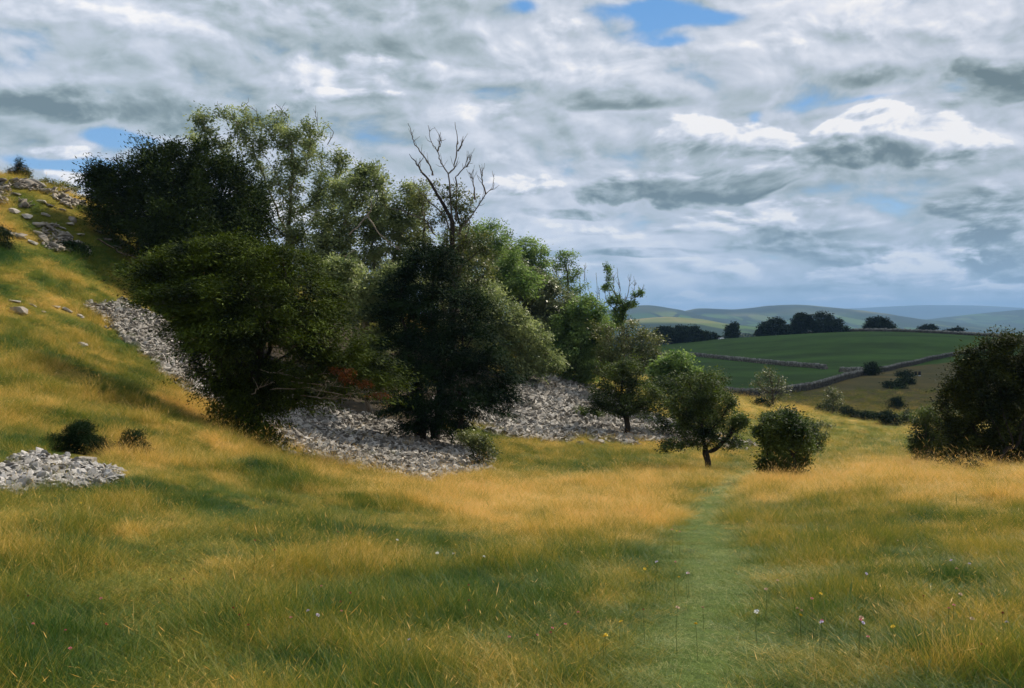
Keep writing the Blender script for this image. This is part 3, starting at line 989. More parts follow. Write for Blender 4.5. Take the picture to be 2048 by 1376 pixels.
# boulders and outcrops on the hillside, each one a thing
BOULDER_AT = []
BOULDERS = [
    (38, 628, .62, .75, 'large pale boulder at the left edge of the slope above the near rubble'),
    (30, 605, .40, .35, 'flat pale slab resting above the large boulder at the left edge'),
    (66, 612, .30, .3, 'small pale stone just right of the large boulder at the left edge'),
    (112, 615, .36, .3, 'uppermost small slab of the pale stone line in the grass'),
    (135, 623, .46, .4, 'broad slab in the pale stone line above the upper rubble'),
    (160, 634, .40, .4, 'lowest slab of the pale stone line before the upper rubble'),
    (88, 625, .22, .3, 'small stone in grass between the large boulder and the stone line'),
    (165, 692, .30, .6, 'lone upright stone in the grass below the upper rubble'),
    (55, 437, .62, .6, 'rounded grey boulder on the golden upper hillside'),
    (30, 425, .6, .5, 'wide broken outcrop at the left edge of the upper hillside'),
    (45, 405, .45, .4, 'small outcrop above the rounded boulder on the upper hillside'),
    (30, 390, .6, .35, 'pale outcrop near the left edge under the skyline'),
    (95, 382, .45, .6, 'upright pale rock below the skyline bush'),
    (50, 358, .3, .3, 'low rock just right of the small skyline conifer'),
    (85, 405, .6, .35, 'long pale ledge in the middle of the golden slope'),
    (100, 412, .5, .35, 'pale ledge touching the long ledge on the golden slope'),
    (135, 395, .6, .35, 'pale ledge left of the big dark yew'),
    (150, 405, .5, .3, 'second pale ledge left of the big dark yew'),
    (125, 420, .4, .3, 'small pale rock between the ledges and the cube-shaped rock'),
    (145, 442, .5, .7, 'cube-shaped grey rock on the slope under the ledges'),
    (140, 450, .45, .5, 'grey rock leaning against the cube-shaped rock'),
    (125, 458, .4, .4, 'flat stone below the cube-shaped rock'),
    (92, 432, .5, .4, 'low grey rock beside the rounded boulder'),
    (78, 470, .6, .5, 'half-buried rock in green grass below the rounded boulder'),
    (65, 488, .5, .5, 'pinkish rock at the foot of the upper outcrops'),
    (160, 470, .5, .35, 'long stone lying along the slope by the yew shade'),
    (172, 505, .55, .6, 'brown rock beside the dark little bush on the slope'),
    (215, 410, .7, .7, 'white rock face showing under the branches of the big yew'),
    (228, 422, .8, .6, 'lower white rock face under the branches of the big yew'),
    (198, 465, .5, .35, 'flat rock on the edge of the yew shadow'),
    (215, 480, .5, .35, 'pale rock beside the bare root on the slope'),
    (235, 495, .45, .35, 'lowest pale rock beside the bare root on the slope'),
    (340, 735, .34, .6, 'dark square block at the edge of the upper rubble'),
    (362, 742, .36, .5, 'brown block on the edge of the upper rubble next to the dark block'),
    (385, 752, .34, .35, 'flat block stepping down the edge of the upper rubble'),
    (420, 790, .42, .28, 'long flat slab low on the upper rubble near the yew trunk'),
    (345, 760, .22, .3, 'pale stone in the grass just below the dark square block'),
]
for i, (u, v, sz, fl, lab) in enumerate(BOULDERS):
    g = G(u, v, 14 if v > 560 else 24, 75)
    me = rock_mesh('limestone_boulder', 500 + i, fl, M['boulder'], 18, 1.25)
    BOULDER_AT.append((g[0], g[1], sz * .4))
    o = link('limestone_boulder', me, None, (g[0], g[1], g[2] + sz * fl * 0.22))
    k = sz * (0.85 if g[1] < 33 else 0.62)
    o.scale = (k, k * .8, k)
    o.rotation_euler = (random.uniform(-.2, .2), random.uniform(.1, .5), random.uniform(-.6, .6))
    o['label'], o['category'], o['group'] = lab, 'boulder', 'limestone boulders on the hillside'

# the flat slab on the near rubble
g = G(172, 930, 6, 24)
bm = bmesh.new()
bmesh.ops.create_cube(bm, size=1.0)
for v in bm.verts:
    v.co = Vector((v.co.x * .27 + random.uniform(-.012, .012), v.co.y * .16, v.co.z * (.075 + .015 * v.co.x)))
bmesh.ops.bevel(bm, geom=list(bm.edges), offset=0.008, segments=2, affect='EDGES')
me = bpy.data.meshes.new('stone_slab')
bm.to_mesh(me); bm.free()
me.materials.append(M['boulder'])
o = link('stone_slab', me, None, (g[0], g[1], g[2] + .075))
o.rotation_euler = (0.05, 0.08, -0.15)
o['label'], o['category'] = 'brown flat-topped slab on the near rubble below the dark juniper', 'stone slab'

# small outcrop rubble on the upper hillside, too many to count
def outcrop(x, y):
    return fbm(x / 2.5, y / 2.5, 3, 95) + .25 * fbm(x / .7, y / .7, 2, 96)


n = 5200
u = RNG.uniform(-150, 330, n * 4); d = RNG.uniform(32, 52, n * 4); x = (u - U0) / F * d; z = H(x, d); v = vproj(x, d, z)
keep = (v < 505) & (outcrop(x, d) > 0.04) & (v > 340)
p = np.stack([x, d, z + .03], 1)[keep][:n]
s = 0.10 * np.exp(RNG.normal(0, .5, len(p)))
p[:, 2] += .3 * s
o = merge_rocks('hillside_rubble', 'stone_mid', p, np.stack([RNG.normal(0, .3, len(p)), RNG.normal(.35, .3, len(p)), RNG.uniform(0, 6, len(p))], 1), s, M['boulder'])
o['kind'] = 'stuff'
o['label'] = 'small pale stones scattered through the grass of the upper hillside'


# ------------------------------------------------------------------ drystone walls
def build_wall(label, path, height, thick, stone, group=None, fine=True):
    P3 = []
    for (u, v, d) in path:
        g = Gd(u, d)
        P3.append(g)
    P3 = np.array(P3)
    seg = np.linalg.norm(np.diff(P3[:, :2], axis=0), axis=1)
    cum = np.concatenate([[0], np.cumsum(seg)])
    L = cum[-1]
    root = thing('drystone_wall', label, 'drystone wall', P3[0], group)
    org = P3[0]

    def at(s):
        x = np.interp(s, cum, P3[:, 0]); y = np.interp(s, cum, P3[:, 1])
        return x, y

    def blocks(s, off, z0, w, h, t):
        """Boxes of size w (along), t (across), h at arc positions s."""
        x, y = at(s); x2, y2 = at(s + .5)
        x1, y1 = at(s - .5)
        tx, ty = x2 - x1, y2 - y1
        ln = np.hypot(tx, ty) + 1e-9
        tx, ty = tx / ln, ty / ln
        nx, ny = -ty, tx
        gz = H(x, y)
        V_ = []
        for a, b, c in ((-1, -1, 0), (1, -1, 0), (1, 1, 0), (-1, 1, 0), (-1, -1, 1), (1, -1, 1), (1, 1, 1), (-1, 1, 1)):
            j = RNG.normal(0, .018, (len(s), 3))
            V_.append(np.stack([x + tx * a * w / 2 + nx * (off + b * t / 2) + j[:, 0] - org[0],
                                y + ty * a * w / 2 + ny * (off + b * t / 2) + j[:, 1] - org[1],
                                gz + z0 + c * h + j[:, 2] - org[2]], 1))
        V_ = np.stack(V_, 1)
        q = np.array([[0, 3, 2, 1], [4, 5, 6, 7], [0, 1, 5, 4], [1, 2, 6, 5], [2, 3, 7, 6], [3, 0, 4, 7]])
        F_ = (q[None] + (np.arange(len(s)) * 8)[:, None, None]).reshape(-1, 4)
        return V_.reshape(-1, 3), F_, np.repeat(RNG.random(len(s)), 6)
    # core
    ns = int(L / (stone * 1.3)) + 1
    s = np.linspace(0, L, ns)
    V1, F1, T1 = blocks(s, 0, -0.35, L / ns * 1.3, height * 0.9 + .35, thick * 0.8)
    Vs, Fs, Ts = [V1], [F1], [T1]
    off = len(V1)
    rows = max(2, int(height / (stone * .5)))
    for side in (-1, 1):
        for r in range(rows):
            s = np.arange(0, L, stone) + RNG.uniform(-.3, .3) * stone
            s = np.clip(s + RNG.normal(0, .08 * stone, len(s)), 0, L)
            hh = height * .92 / rows
            V2, F2, T2 = blocks(s, side * (thick * .4) * (1 - .25 * r / rows) + RNG.normal(0, .03, len(s)), r * hh + RNG.normal(0, .015, len(s)),
                                stone * RNG.uniform(.7, .98, len(s)), hh * RNG.uniform(.8, 1.0, len(s)), thick * .25)
            Vs.append(V2); Fs.append(F2 + off); Ts.append(T2)
            off += len(V2)
    b = link('stonework', mesh_np('stonework', np.concatenate(Vs), np.concatenate(Fs), M['wall'], False, {'tint': np.concatenate(Ts)}), root)
    b['kind'] = 'stuff'
    s = np.arange(0, L, stone * .8)
    V2, F2, T2 = blocks(s, 0, height * .9 + RNG.normal(0, .03, len(s)), stone * RNG.uniform(.5, .75, len(s)), stone * RNG.uniform(.5, .95, len(s)), thick * .8)
    c = link('coping_stones', mesh_np('coping_stones', V2, F2, M['wall_top'], False, {'tint': T2}), root)
    c['kind'] = 'stuff'
    return root


M['wall_top'] = rock_mat('wall_coping', [(0.06, 0.058, 0.05), (0.14, 0.135, 0.12), (0.26, 0.25, 0.225), (0.40, 0.385, 0.35)], 0.8)
build_wall('long grey drystone wall running up between the brown moor and the green pasture', WALL_NEAR, .90, .55, .45)
build_wall('dark drystone wall crossing the lower part of the green pasture, left of the gap',
           [(1250, 0, 360), (1310, 0, 352), (1380, 712, 340), (1450, 720, 310), (1520, 729, 280), (1590, 737, 255), (1652, 746, 238)], .75, .6, .7)
build_wall('short dark drystone wall right of the gap, meeting the long wall at the bush',
           [(1682, 748, 224), (1710, 743, 222), (1742, 739, 206)], .7, .6, .6)
build_wall('thin dark wall along the brow of the green pasture, under the hilltop trees',
           [(1560, 0, 500), (1700, 665, 485), (1760, 662, 475), (1850, 663, 465), (1920, 668, 450), (1980, 677, 430), (2100, 690, 410), (2250, 690, 400)], .95, .8, .9)


# ------------------------------------------------------------------ trees
def grow(base, start_top, attract, step, kill, infl, wob=0.1, iters=140, up=0.0, stems=None):
    """Space colonisation: returns node positions and parents."""
    nodes, par = [], []
    for (b, t) in (stems or [(base, start_top)]):
        b, t = np.array(b, float), np.array(t, float)
        n = max(2, int(np.linalg.norm(t - b) / step))
        side = RNG.normal(0, wob, 3)
        for i in range(n + 1):
            f = i / n
            p = b + (t - b) * f + side * math.sin(f * math.pi) + RNG.normal(0, wob * .15, 3) * (i > 0)
            nodes.append(p)
            par.append(len(nodes) - 2 if i else -1)
    nodes = np.array(nodes)
    par = list(par)
    A = attract.copy()
    dist = np.linalg.norm(A[:, None] - nodes[None], axis=2)
    best = dist.argmin(1)
    bd = dist.min(1)
    for _ in range(iters):
        if not len(A):
            break
        act = bd < infl
        if not act.any():
            act = bd <= bd.min() + 1e-6
        dirs = A[act] - nodes[best[act]]
        dirs /= np.linalg.norm(dirs, axis=1, keepdims=True) + 1e-9
        acc = {}
        for b, dv in zip(best[act], dirs):
            if b in acc:
                acc[b] = acc[b] + dv
            else:
                acc[b] = dv
        new = []
        for b, dv in acc.items():
            dv = dv / (np.linalg.norm(dv) + 1e-9) + RNG.normal(0, .16, 3) + np.array([0, 0, up])
            dv /= np.linalg.norm(dv) + 1e-9
            new.append(nodes[b] + dv * step)
            par.append(int(b))
        new = np.array(new)
        k0 = len(nodes)
        nodes = np.concatenate([nodes, new])
        dn = np.linalg.norm(A[:, None] - new[None], axis=2)
        j = dn.argmin(1)
        dm = dn[np.arange(len(A)), j]
        better = dm < bd
        best = np.where(better, j + k0, best)
        bd = np.minimum(bd, dm)
        keep = bd > kill
        A, best, bd = A[keep], best[keep], bd[keep]
        if len(nodes) > 6000:
            break
    return nodes, np.array(par)


def radii(nodes, par, tip, trunk_r, expo=2.2):
    n = len(nodes)
    acc = np.zeros(n)
    kids = np.zeros(n, int)
    for i in range(n - 1, -1, -1):
        if kids[i] == 0:
            acc[i] = tip ** expo
        p = par[i]
        if p >= 0:
            acc[p] += acc[i]
            kids[p] += 1
    r = acc ** (1 / expo)
    roots = r[par < 0].max()
    if roots > 0:
        g = math.log(trunk_r / tip) / max(math.log(roots / tip), 1e-3)
        r = tip * (r / tip) ** g
    return r, kids


def tubes(A, B, ra, rb, sides=5):
    """Tapered prisms between point arrays."""
    d = B - A
    ln = np.linalg.norm(d, axis=1, keepdims=True) + 1e-9
    d = d / ln
    up = np.where(np.abs(d[:, 2:3]) > .9, np.array([[1., 0, 0]]), np.array([[0, 0, 1.]]))
    s = np.cross(d, up); s /= np.linalg.norm(s, axis=1, keepdims=True)
    t = np.cross(d, s)
    a = np.arange(sides) * 2 * np.pi / sides
    ring = s[:, None] * np.cos(a)[None, :, None] + t[:, None] * np.sin(a)[None, :, None]
    V1 = A[:, None] - d[:, None] * (ra * .3)[:, None, None] + ring * ra[:, None, None]
    V2 = B[:, None] + ring * rb[:, None, None]
    V_ = np.concatenate([V1, V2], 1)
    q = np.array([[i, (i + 1) % sides, sides + (i + 1) % sides, sides + i] for i in range(sides)])
    F_ = (q[None] + (np.arange(len(A)) * 2 * sides)[:, None, None]).reshape(-1, 4)
    return V_.reshape(-1, 3), F_


def skin(nodes, par, r, sel, sides):
    """One connected bark surface over the edges sel (child indices)."""
    used = np.unique(np.concatenate([sel, par[sel]]))
    idx = -np.ones(len(nodes), int)
    idx[used] = np.arange(len(used))
    d = np.zeros((len(used), 3))
    for k, i in enumerate(used):
        if par[i] >= 0:
            d[k] = nodes[i] - nodes[par[i]]
        else:
            d[k] = (0, 0, 1)
    d /= np.linalg.norm(d, axis=1, keepdims=True) + 1e-9
    ref = np.array([[1.0, .13, 0]])
    s = ref - d * (ref * d).sum(1, keepdims=True); s /= np.linalg.norm(s, axis=1, keepdims=True) + 1e-9
    t = np.cross(d, s)
    a = np.arange(sides) * 2 * np.pi / sides
    rr = r[used] * np.where(par[used] < 0, 1.35, 1.0)
    knob = 1 + .12 * RNG.normal(0, 1, (len(used), sides)).clip(-1.5, 1.5)
    ring = s[:, None] * np.cos(a)[None, :, None] + t[:, None] * np.sin(a)[None, :, None]
    V_ = nodes[used][:, None] + ring * (rr[:, None] * knob)[:, :, None]
    pa, ch = idx[par[sel]], idx[sel]
    j = np.arange(sides)
    k = (j + 1) % sides
    F_ = np.stack([pa[:, None] * sides + j, pa[:, None] * sides + k, ch[:, None] * sides + k, ch[:, None] * sides + j], -1).reshape(-1, 4)
    return V_.reshape(-1, 3), F_


def leaves_geo(c, size, aspect, axis=None, flat=0.6, droop=0.0):
    n = len(c)
    nrm = RNG.normal(0, 1, (n, 3))
    nrm[:, 2] = np.abs(nrm[:, 2]) + flat
    nrm /= np.linalg.norm(nrm, axis=1, keepdims=True)
    ax = RNG.normal(0, 1, (n, 3)) if axis is None else axis + RNG.normal(0, .45, (n, 3))
    ax[:, 2] -= droop
    ax -= nrm * (ax * nrm).sum(1, keepdims=True)
    ax /= np.linalg.norm(ax, axis=1, keepdims=True) + 1e-9
    sd = np.cross(nrm, ax)
    L = size * np.exp(RNG.normal(0, .22, n))[:, None]
    W = L * aspect * .5
    v0 = c
    v1 = c + ax * L * .45 + sd * W - nrm * L * .05
    v2 = c + ax * L - nrm * L * .12
    v3 = c + ax * L * .45 - sd * W - nrm * L * .05
    V_ = np.stack([v0, v1, v2, v3], 1).reshape(-1, 3)
    F_ = np.arange(4 * n).reshape(n, 4)
    return V_, F_


def blob_points(blobs, d, n, depth_k=1.0, shell=0.0, squash=1.0):
    """Points in ellipsoids given by (u, v, ru, rv[, depth offset]) at distance d."""
    w = np.array([b[2] * b[3] for b in blobs], float) ** 1.1
    w /= w.sum()
    out = []
    for b, k in zip(blobs, (w * n).astype(int) + 1):
        off = b[4] if len(b) > 4 else 0.0
        c = Pt(b[0], b[1], d + off)
        rx, rz = b[2] / F * d, b[3] / F * d
        ry = depth_k * (0.6 * rx + 0.4 * rz)
        q = RNG.normal(0, 1, (k, 3)); q /= np.linalg.norm(q, axis=1, keepdims=True)
        rr = RNG.random(k) ** (1 / 3.)
        if shell:
            rr = rr ** (1 - shell)
        out.append(c + q * rr[:, None] * np.array([rx, ry, rz]))
    return np.concatenate(out)


DEBUG = False


THORNY = ('thorn', 'olive')
SPRAYS = {  # leaves per spray, its spread, how far some reach beyond the outline
    'yew': (230, (2.6, 2.6, .42), 1.10), 'yew_dark': (200, (2.1, 2.1, .45), 1.10), 'yew_back': (200, (1.6, 1.6, 1.1), 1.14),
    'ash': (70, (1.2, 1.2, .9), 1.12), 'ash_fresh': (80, (1.2, 1.2, .9), 1.12), 'thorn': (60, (1.35, 1.35, .8), 1.22), 'olive': (55, (1.3, 1.3, .8), 1.22),
    'thorn_dark': (110, (1.6, 1.6, 1.0), 1.12), 'grey_leaf': (90, (1.2, 1.2, .9), 1.08)}


def make_tree(name, label, cat, base, d, blobs, leafmat, nleaf, lsize, aspect=.5, trunk_r=.15, bark='bark_dark', group=None,
              natt=300, step=.28, kill=.32, infl=2.5, tip=.009, sig=.17, stems=1, fork=0.35, flat=.6, droop=0.0, gaps=0.0,
              depth_k=1.0, tw=1.0, extra=None, lean=(0, 0), shell=0.25, light_top=0.0, maxr=None, twigs_only=True, own=.5):
    base = np.array(base, float)
    if leafmat in THORNY and own == .5:
        own, gaps, nleaf = .30, max(gaps, .20), int(nleaf * .70)
        cu_ = float(np.mean([b_[0] for b_ in blobs]))
        blobs = [(b_[0] + (b_[0] - cu_) * RNG.uniform(0, .28), b_[1] + RNG.normal(0, .18) * b_[3], b_[2] * RNG.uniform(.7, 1.15), b_[3] * RNG.uniform(.75, 1.2), *b_[4:]) for b_ in blobs]
    root = thing(name, label, cat, base, group)
    att = blob_points([(bb_[0], bb_[1], bb_[2] * 1.06, bb_[3] * 1.06, *bb_[4:]) for bb_ in blobs], d, natt, depth_k, shell)
    gz = H(att[:, 0], att[:, 1]) + 0.15
    att = att[att[:, 2] > gz]
    cen = att.mean(0)
    low = np.percentile(att[:, 2], 12)
    top = np.array([base[0] * .6 + cen[0] * .4, base[1] * .5 + cen[1] * .5, max(base[2] + 0.25, base[2] + (low - base[2]) * .8 + (cen[2] - low) * fork)])
    b0 = base - np.array([0, 0, .25])
    if stems == 1:
        st = [(b0, top)]
    else:
        st = []
        for k in range(stems):
            a = 2 * math.pi * k / stems + .4
            rr = trunk_r * 1.1
            off = np.array([math.cos(a) * rr, math.sin(a) * rr, 0])
            st.append((b0 + off * .8, top + off * min(3.5, .55 / (trunk_r + .05)) + np.array([0, 0, RNG.normal(0, .2)])))
    nodes, par = grow(base, top, att, step, kill, infl, wob=.08 + trunk_r * .4, stems=st)
    if DEBUG: print('TREE', label[:40], 'nodes', len(nodes), 'u', (U0 + F * nodes[:, 0] / nodes[:, 1]).min().round(), (U0 + F * nodes[:, 0] / nodes[:, 1]).max().round())
    r, kids = radii(nodes, par, tip, trunk_r / (stems ** .45))
    if maxr:
        r = np.minimum(r, maxr)
    e = np.nonzero(par >= 0)[0]
    big = r[e] > max(trunk_r * .22, tip * 2.2)
    comp = np.arange(len(par))
    for i in range(len(par)):
        if par[i] >= 0:
            comp[i] = comp[par[i]]
    bigset = e[big]
    # keep only thick edges that hang together from the root of their stem
    okn = par < 0
    keep = []
    for i in bigset:
        if okn[par[i]]:
            okn[i] = True
            keep.append(i)
    keep = np.array(keep, int)
    for c_ in np.unique(comp):
        sel = keep[comp[keep] == c_] if len(keep) else keep
        if len(sel):
            V_, F_ = skin(nodes, par, r, sel, 9)
            link('trunk', mesh_np('trunk', V_ - base, F_, M[bark], True), root)
    sel = np.setdiff1d(e, keep)
    if len(sel):
        V_, F_ = tubes(nodes[par[sel]], nodes[sel], np.minimum(r[par[sel]], r[sel] * 1.6), r[sel], 4)
        o = link('branches', mesh_np('branches', V_ - base, F_, M[bark], False), root)
        o['kind'] = 'stuff'
    if nleaf:
        thin = np.nonzero((r < max(tip * 3.4, .03)) & (par >= 0))[0]
        tips = np.nonzero((kids == 0) & (par >= 0))[0]
        pool = np.concatenate([thin, tips])
        if gaps:
            q = vnoise3(nodes[pool] * 1.1 + 31.7, 77)
            pool = pool[q > -0.5 + gaps]
        pick = pool[RNG.integers(0, len(pool), nleaf)]
        f = RNG.random((nleaf, 1))
        c = nodes[pick] * f + nodes[par[pick]] * (1 - f) + RNG.normal(0, sig, (nleaf, 3)) * np.array([1, 1, .75])
        axis = nodes[pick] - nodes[par[pick]]
        axis /= np.linalg.norm(axis, axis=1, keepdims=True) + 1e-9
        nb = int(nleaf * own)
        if nb:
            # sprays that fill out the outline of each bough
            per, cs, outl = SPRAYS.get(leafmat, (90, (1.5, 1.5, .75), 1.10))
            kc = max(12, nb // per)
            cc_ = blob_points(blobs, d, kc, depth_k, .35)
            cc_ = cc_[RNG.permutation(len(cc_))[:kc]]
            far_ = (RNG.random(len(cc_)) < .22)[:, None]
            cc_ = np.where(far_, cen + (cc_ - cen) * RNG.uniform(1.0, outl, (len(cc_), 1)), cc_)
            pk = RNG.integers(0, len(cc_), nb)
            off = RNG.normal(0, 1, (nb, 3))
            out = cc_[pk] - cen
            rad = np.hypot(off[:, 0], off[:, 1]) * sig
            c[:nb] = cc_[pk] + off * sig * np.array(cs)
            if cs[2] < .5:          # plate-like sprays that sag towards the outside
                oh = out[:, :2] / (np.linalg.norm(out[:, :2], axis=1, keepdims=True) + 1e-9)
                c[:nb, 2] -= .28 * (off[:, :2] * oh).sum(1) * sig * cs[0] + .10 * rad
            ctint = RNG.normal(0, .16, len(cc_))[pk]
            axis[:nb] = out / (np.linalg.norm(out, axis=1, keepdims=True) + 1e-9)
        ok = c[:, 2] > H(c[:, 0], c[:, 1]) + .02
        c, axis = c[ok], axis[ok]
        V_, F_ = leaves_geo(c, lsize, aspect, axis, flat, droop)
        cl = vnoise3(c * 1.6 + 9.1, 15) * 1.3 + .42
        cadd = np.zeros(len(ok))
        if nb:
            cadd[:nb] = ctint
        t = np.clip(cl + cadd[ok] + RNG.normal(0, .15, len(c)), 0, .92)
        rust = vnoise3(c * .9 + 4.1, 19) * .5 + RNG.random(len(c)) * .6
        t = np.where(rust > .88, 1.0, t)
        o = link('crown', mesh_np('crown', V_ - base, F_, M[leafmat], False, {'tint': t}), root)
    return root, nodes, r, par


def limbs(name, lines, d, r0, r1, base, parent, mat, twigs=0, sides=6, tl=.5):
    """Bare limbs along polylines of the photograph at distance d, each its own part, and their fine twigs."""
    Va, Fa, off = [], [], 0
    for L in lines:
        P = np.array([Pt(p[0], p[1], d + (p[2] if len(p) > 2 else 0)) for p in L])
        m = 5
        Q = []
        for i in range(len(P) - 1):
            for k in range(m):
                Q.append(P[i] + (P[i + 1] - P[i]) * k / m + RNG.normal(0, .018, 3))
        Q.append(P[-1]); Q = np.array(Q)
        rr = np.linspace(r0, r1, len(Q))
        pr = np.arange(-1, len(Q) - 1)
        V_, F_ = skin(Q, pr, rr, np.arange(1, len(Q)), sides)
        link(name, mesh_np(name, V_ - np.asarray(base), F_, mat, True), parent)
        for _ in range(twigs):
            i = RNG.integers(len(Q) // 4, len(Q) - 1)
            dr = Q[i + 1 if i + 1 < len(Q) else i] - Q[i - 1]
            dr = dr / (np.linalg.norm(dr) + 1e-9) + RNG.normal(0, .6, 3) + np.array([0, 0, .35])
            dr /= np.linalg.norm(dr)
            ln = tl * RNG.uniform(.4, 1.2)
            T = np.array([Q[i], Q[i] + dr * ln * .5, Q[i] + dr * ln + RNG.normal(0, .07, 3) + np.array([0, 0, .08])])
            V_, F_ = tubes(T[:-1], T[1:], np.array([r1 * 1.3, r1]), np.array([r1, r1 * .6]), 4)
            Va.append(V_); Fa.append(F_ + off); off += len(V_)
    if Va:
        o = link('fine_twigs', mesh_np('fine_twigs', np.concatenate(Va) - np.asarray(base), np.concatenate(Fa), mat), parent)
        o['kind'] = 'stuff'


# --- the old dark yew high on the left
b = Gd(385, 50)
old_yew = make_tree('yew_tree', 'tall very dark domed yew high on the slope at the left', 'tree', b, 49,
          [(375, 330, 85, 48, 1), (440, 370, 75, 55), (330, 365, 80, 60), (300, 430, 85, 60), (400, 440, 110, 65, -1), (215, 372, 42, 34), (190, 360, 20, 22), (250, 400, 60, 45),
           (480, 440, 60, 60), (350, 490, 80, 35, -1), (460, 500, 70, 40, -1), (215, 440, 40, 28), (300, 305, 16, 22), (255, 340, 16, 20)],
          'yew_back', 115000, .17, .34, trunk_r=.5, natt=620, step=.34, kill=.40, sig=.24, stems=3, droop=-.2, gaps=.12, shell=.3, flat=.3)[0]
# --- tall ash with pale stems
b = Gd(600, 54)
ash = make_tree('ash_tree', 'tall airy ash with pale stems and light leaves, highest against the clouds', 'tree', b, 52,
          [(412, 243, 26, 28), (440, 290, 40, 25), (480, 240, 38, 28), (510, 275, 42, 30), (572, 262, 34, 40), (600, 310, 40, 32), (622, 262, 26, 30), (660, 325, 34, 28),
           (686, 325, 18, 14), (560, 350, 55, 38), (480, 330, 45, 26), (520, 395, 50, 34), (600, 400, 46, 34), (560, 455, 60, 36), (650, 420, 34, 44), (620, 500, 60, 40),
           (380, 275, 24, 14, 2), (560, 540, 70, 40), (640, 370, 26, 30)],
          'ash', 47000, .15, .42, own=.25, trunk_r=.26, bark='bark_pale', natt=560, step=.30, kill=.36, infl=2.2, tip=.014, sig=.19, stems=3, gaps=.24, droop=.35, fork=.1)[0]
limbs('dead_twig', [[(636, 255), (632, 235), (631, 222)], [(655, 290), (668, 265), (654, 250)], [(520, 250), (512, 222), (488, 205)], [(575, 235), (560, 215), (552, 208)],
                     [(440, 235), (436, 215)], [(700, 345), (720, 330)]], 52, .022, .010, b, ash, M['bark'], 4, tl=.4)
# --- middle ash, greener
b = Gd(720, 52)
make_tree('ash_tree', 'rounded mid-green ash right of the tall airy ash', 'tree', b, 50,
          [(740, 352, 26, 30), (700, 380, 45, 35), (755, 385, 26, 32), (720, 430, 62, 38), (670, 460, 50, 40), (770, 450, 46, 40), (700, 500, 66, 42), (780, 520, 54, 45),
           (640, 540, 60, 40), (740, 560, 66, 45), (820, 480, 40, 45), (825, 375, 26, 20), (815, 410, 40, 34), (800, 440, 40, 40)],
          'ash', 56000, .15, .44, own=.3, trunk_r=.24, bark='bark_pale', natt=520, step=.30, kill=.34, infl=2.2, tip=.012, sig=.18, stems=2, droop=.35, fork=.1, gaps=.15)
# --- pale ash foliage between the two front yews
b = Gd(740, 44)
make_tree('ash_tree', 'light ash showing between the two dark front yews', 'tree', b, 41,
          [(660, 560, 40, 36), (700, 600, 50, 50), (755, 590, 45, 45), (770, 650, 34, 50), (740, 700, 34, 40), (800, 560, 40, 30), (690, 540, 40, 30)],
          'ash', 32000, .13, .42, trunk_r=.13, bark='bark_pale', natt=300, step=.26, kill=.3, tip=.010, sig=.16, droop=.7)
# --- half-dead ash
b = Gd(905, 52)
dead, _, _, _ = make_tree('half_dead_ash', 'half-dead ash with bare branches above the crowns and ivy on its trunk', 'tree', b, 48,
          [(905, 395, 26, 32), (925, 410, 30, 38), (880, 372, 22, 22), (900, 440, 30, 45), (860, 420, 36, 30), (840, 395, 24, 20), (930, 470, 40, 40), (870, 480, 50, 40), (890, 540, 60, 50), (940, 540, 50, 45), (860, 600, 60, 50, 3), (910, 640, 60, 40, 3)],
          'olive', 26000, .13, .45, trunk_r=.24, bark='bark', natt=300, step=.28, kill=.33, tip=.012, sig=.15, fork=.2)
LIMBS = [[(905, 800, 1), (905, 600), (905, 515), (905, 442), (884, 403), (863, 368), (844, 344), (826, 318)], [(866, 351), (861, 333), (842, 306), (828, 285), (823, 267), (816, 246)],
         [(905, 442), (896, 347), (882, 326), (875, 302), (863, 285), (856, 250)], [(875, 302), (880, 285), (881, 264)], [(896, 347), (908, 337), (914, 302), (915, 274), (910, 244)],
         [(915, 302), (924, 292), (925, 278)], [(912, 438), (913, 354), (930, 333), (938, 309)], [(912, 473), (932, 445), (953, 417), (971, 389), (987, 375), (988, 347)],
         [(971, 389), (964, 361), (963, 335)], [(950, 400), (946, 361), (938, 344)], [(905, 480), (890, 430), (860, 405), (840, 385), (826, 365)], [(870, 470), (850, 440), (800, 420), (770, 415)],
         [(910, 500), (935, 470), (940, 440)], [(844, 344), (836, 330), (846, 316)], [(932, 333), (940, 322), (943, 310)]]
limbs('bare_limb', LIMBS[:1], 47.5, .17, .022, b, dead, M['bark_dark'], 8)
limbs('bare_limb', LIMBS[1:], 47.5, .042, .010, b, dead, M['bark'], 8, tl=.45)
limbs('bare_limb', [[(700, 470), (735, 430), (748, 410)], [(735, 430), (760, 470), (800, 500)], [(760, 530), (800, 540), (850, 545)], [(620, 590), (660, 530), (710, 500)]], 46, .04, .013, b, dead, M['bark_pale'], 5)
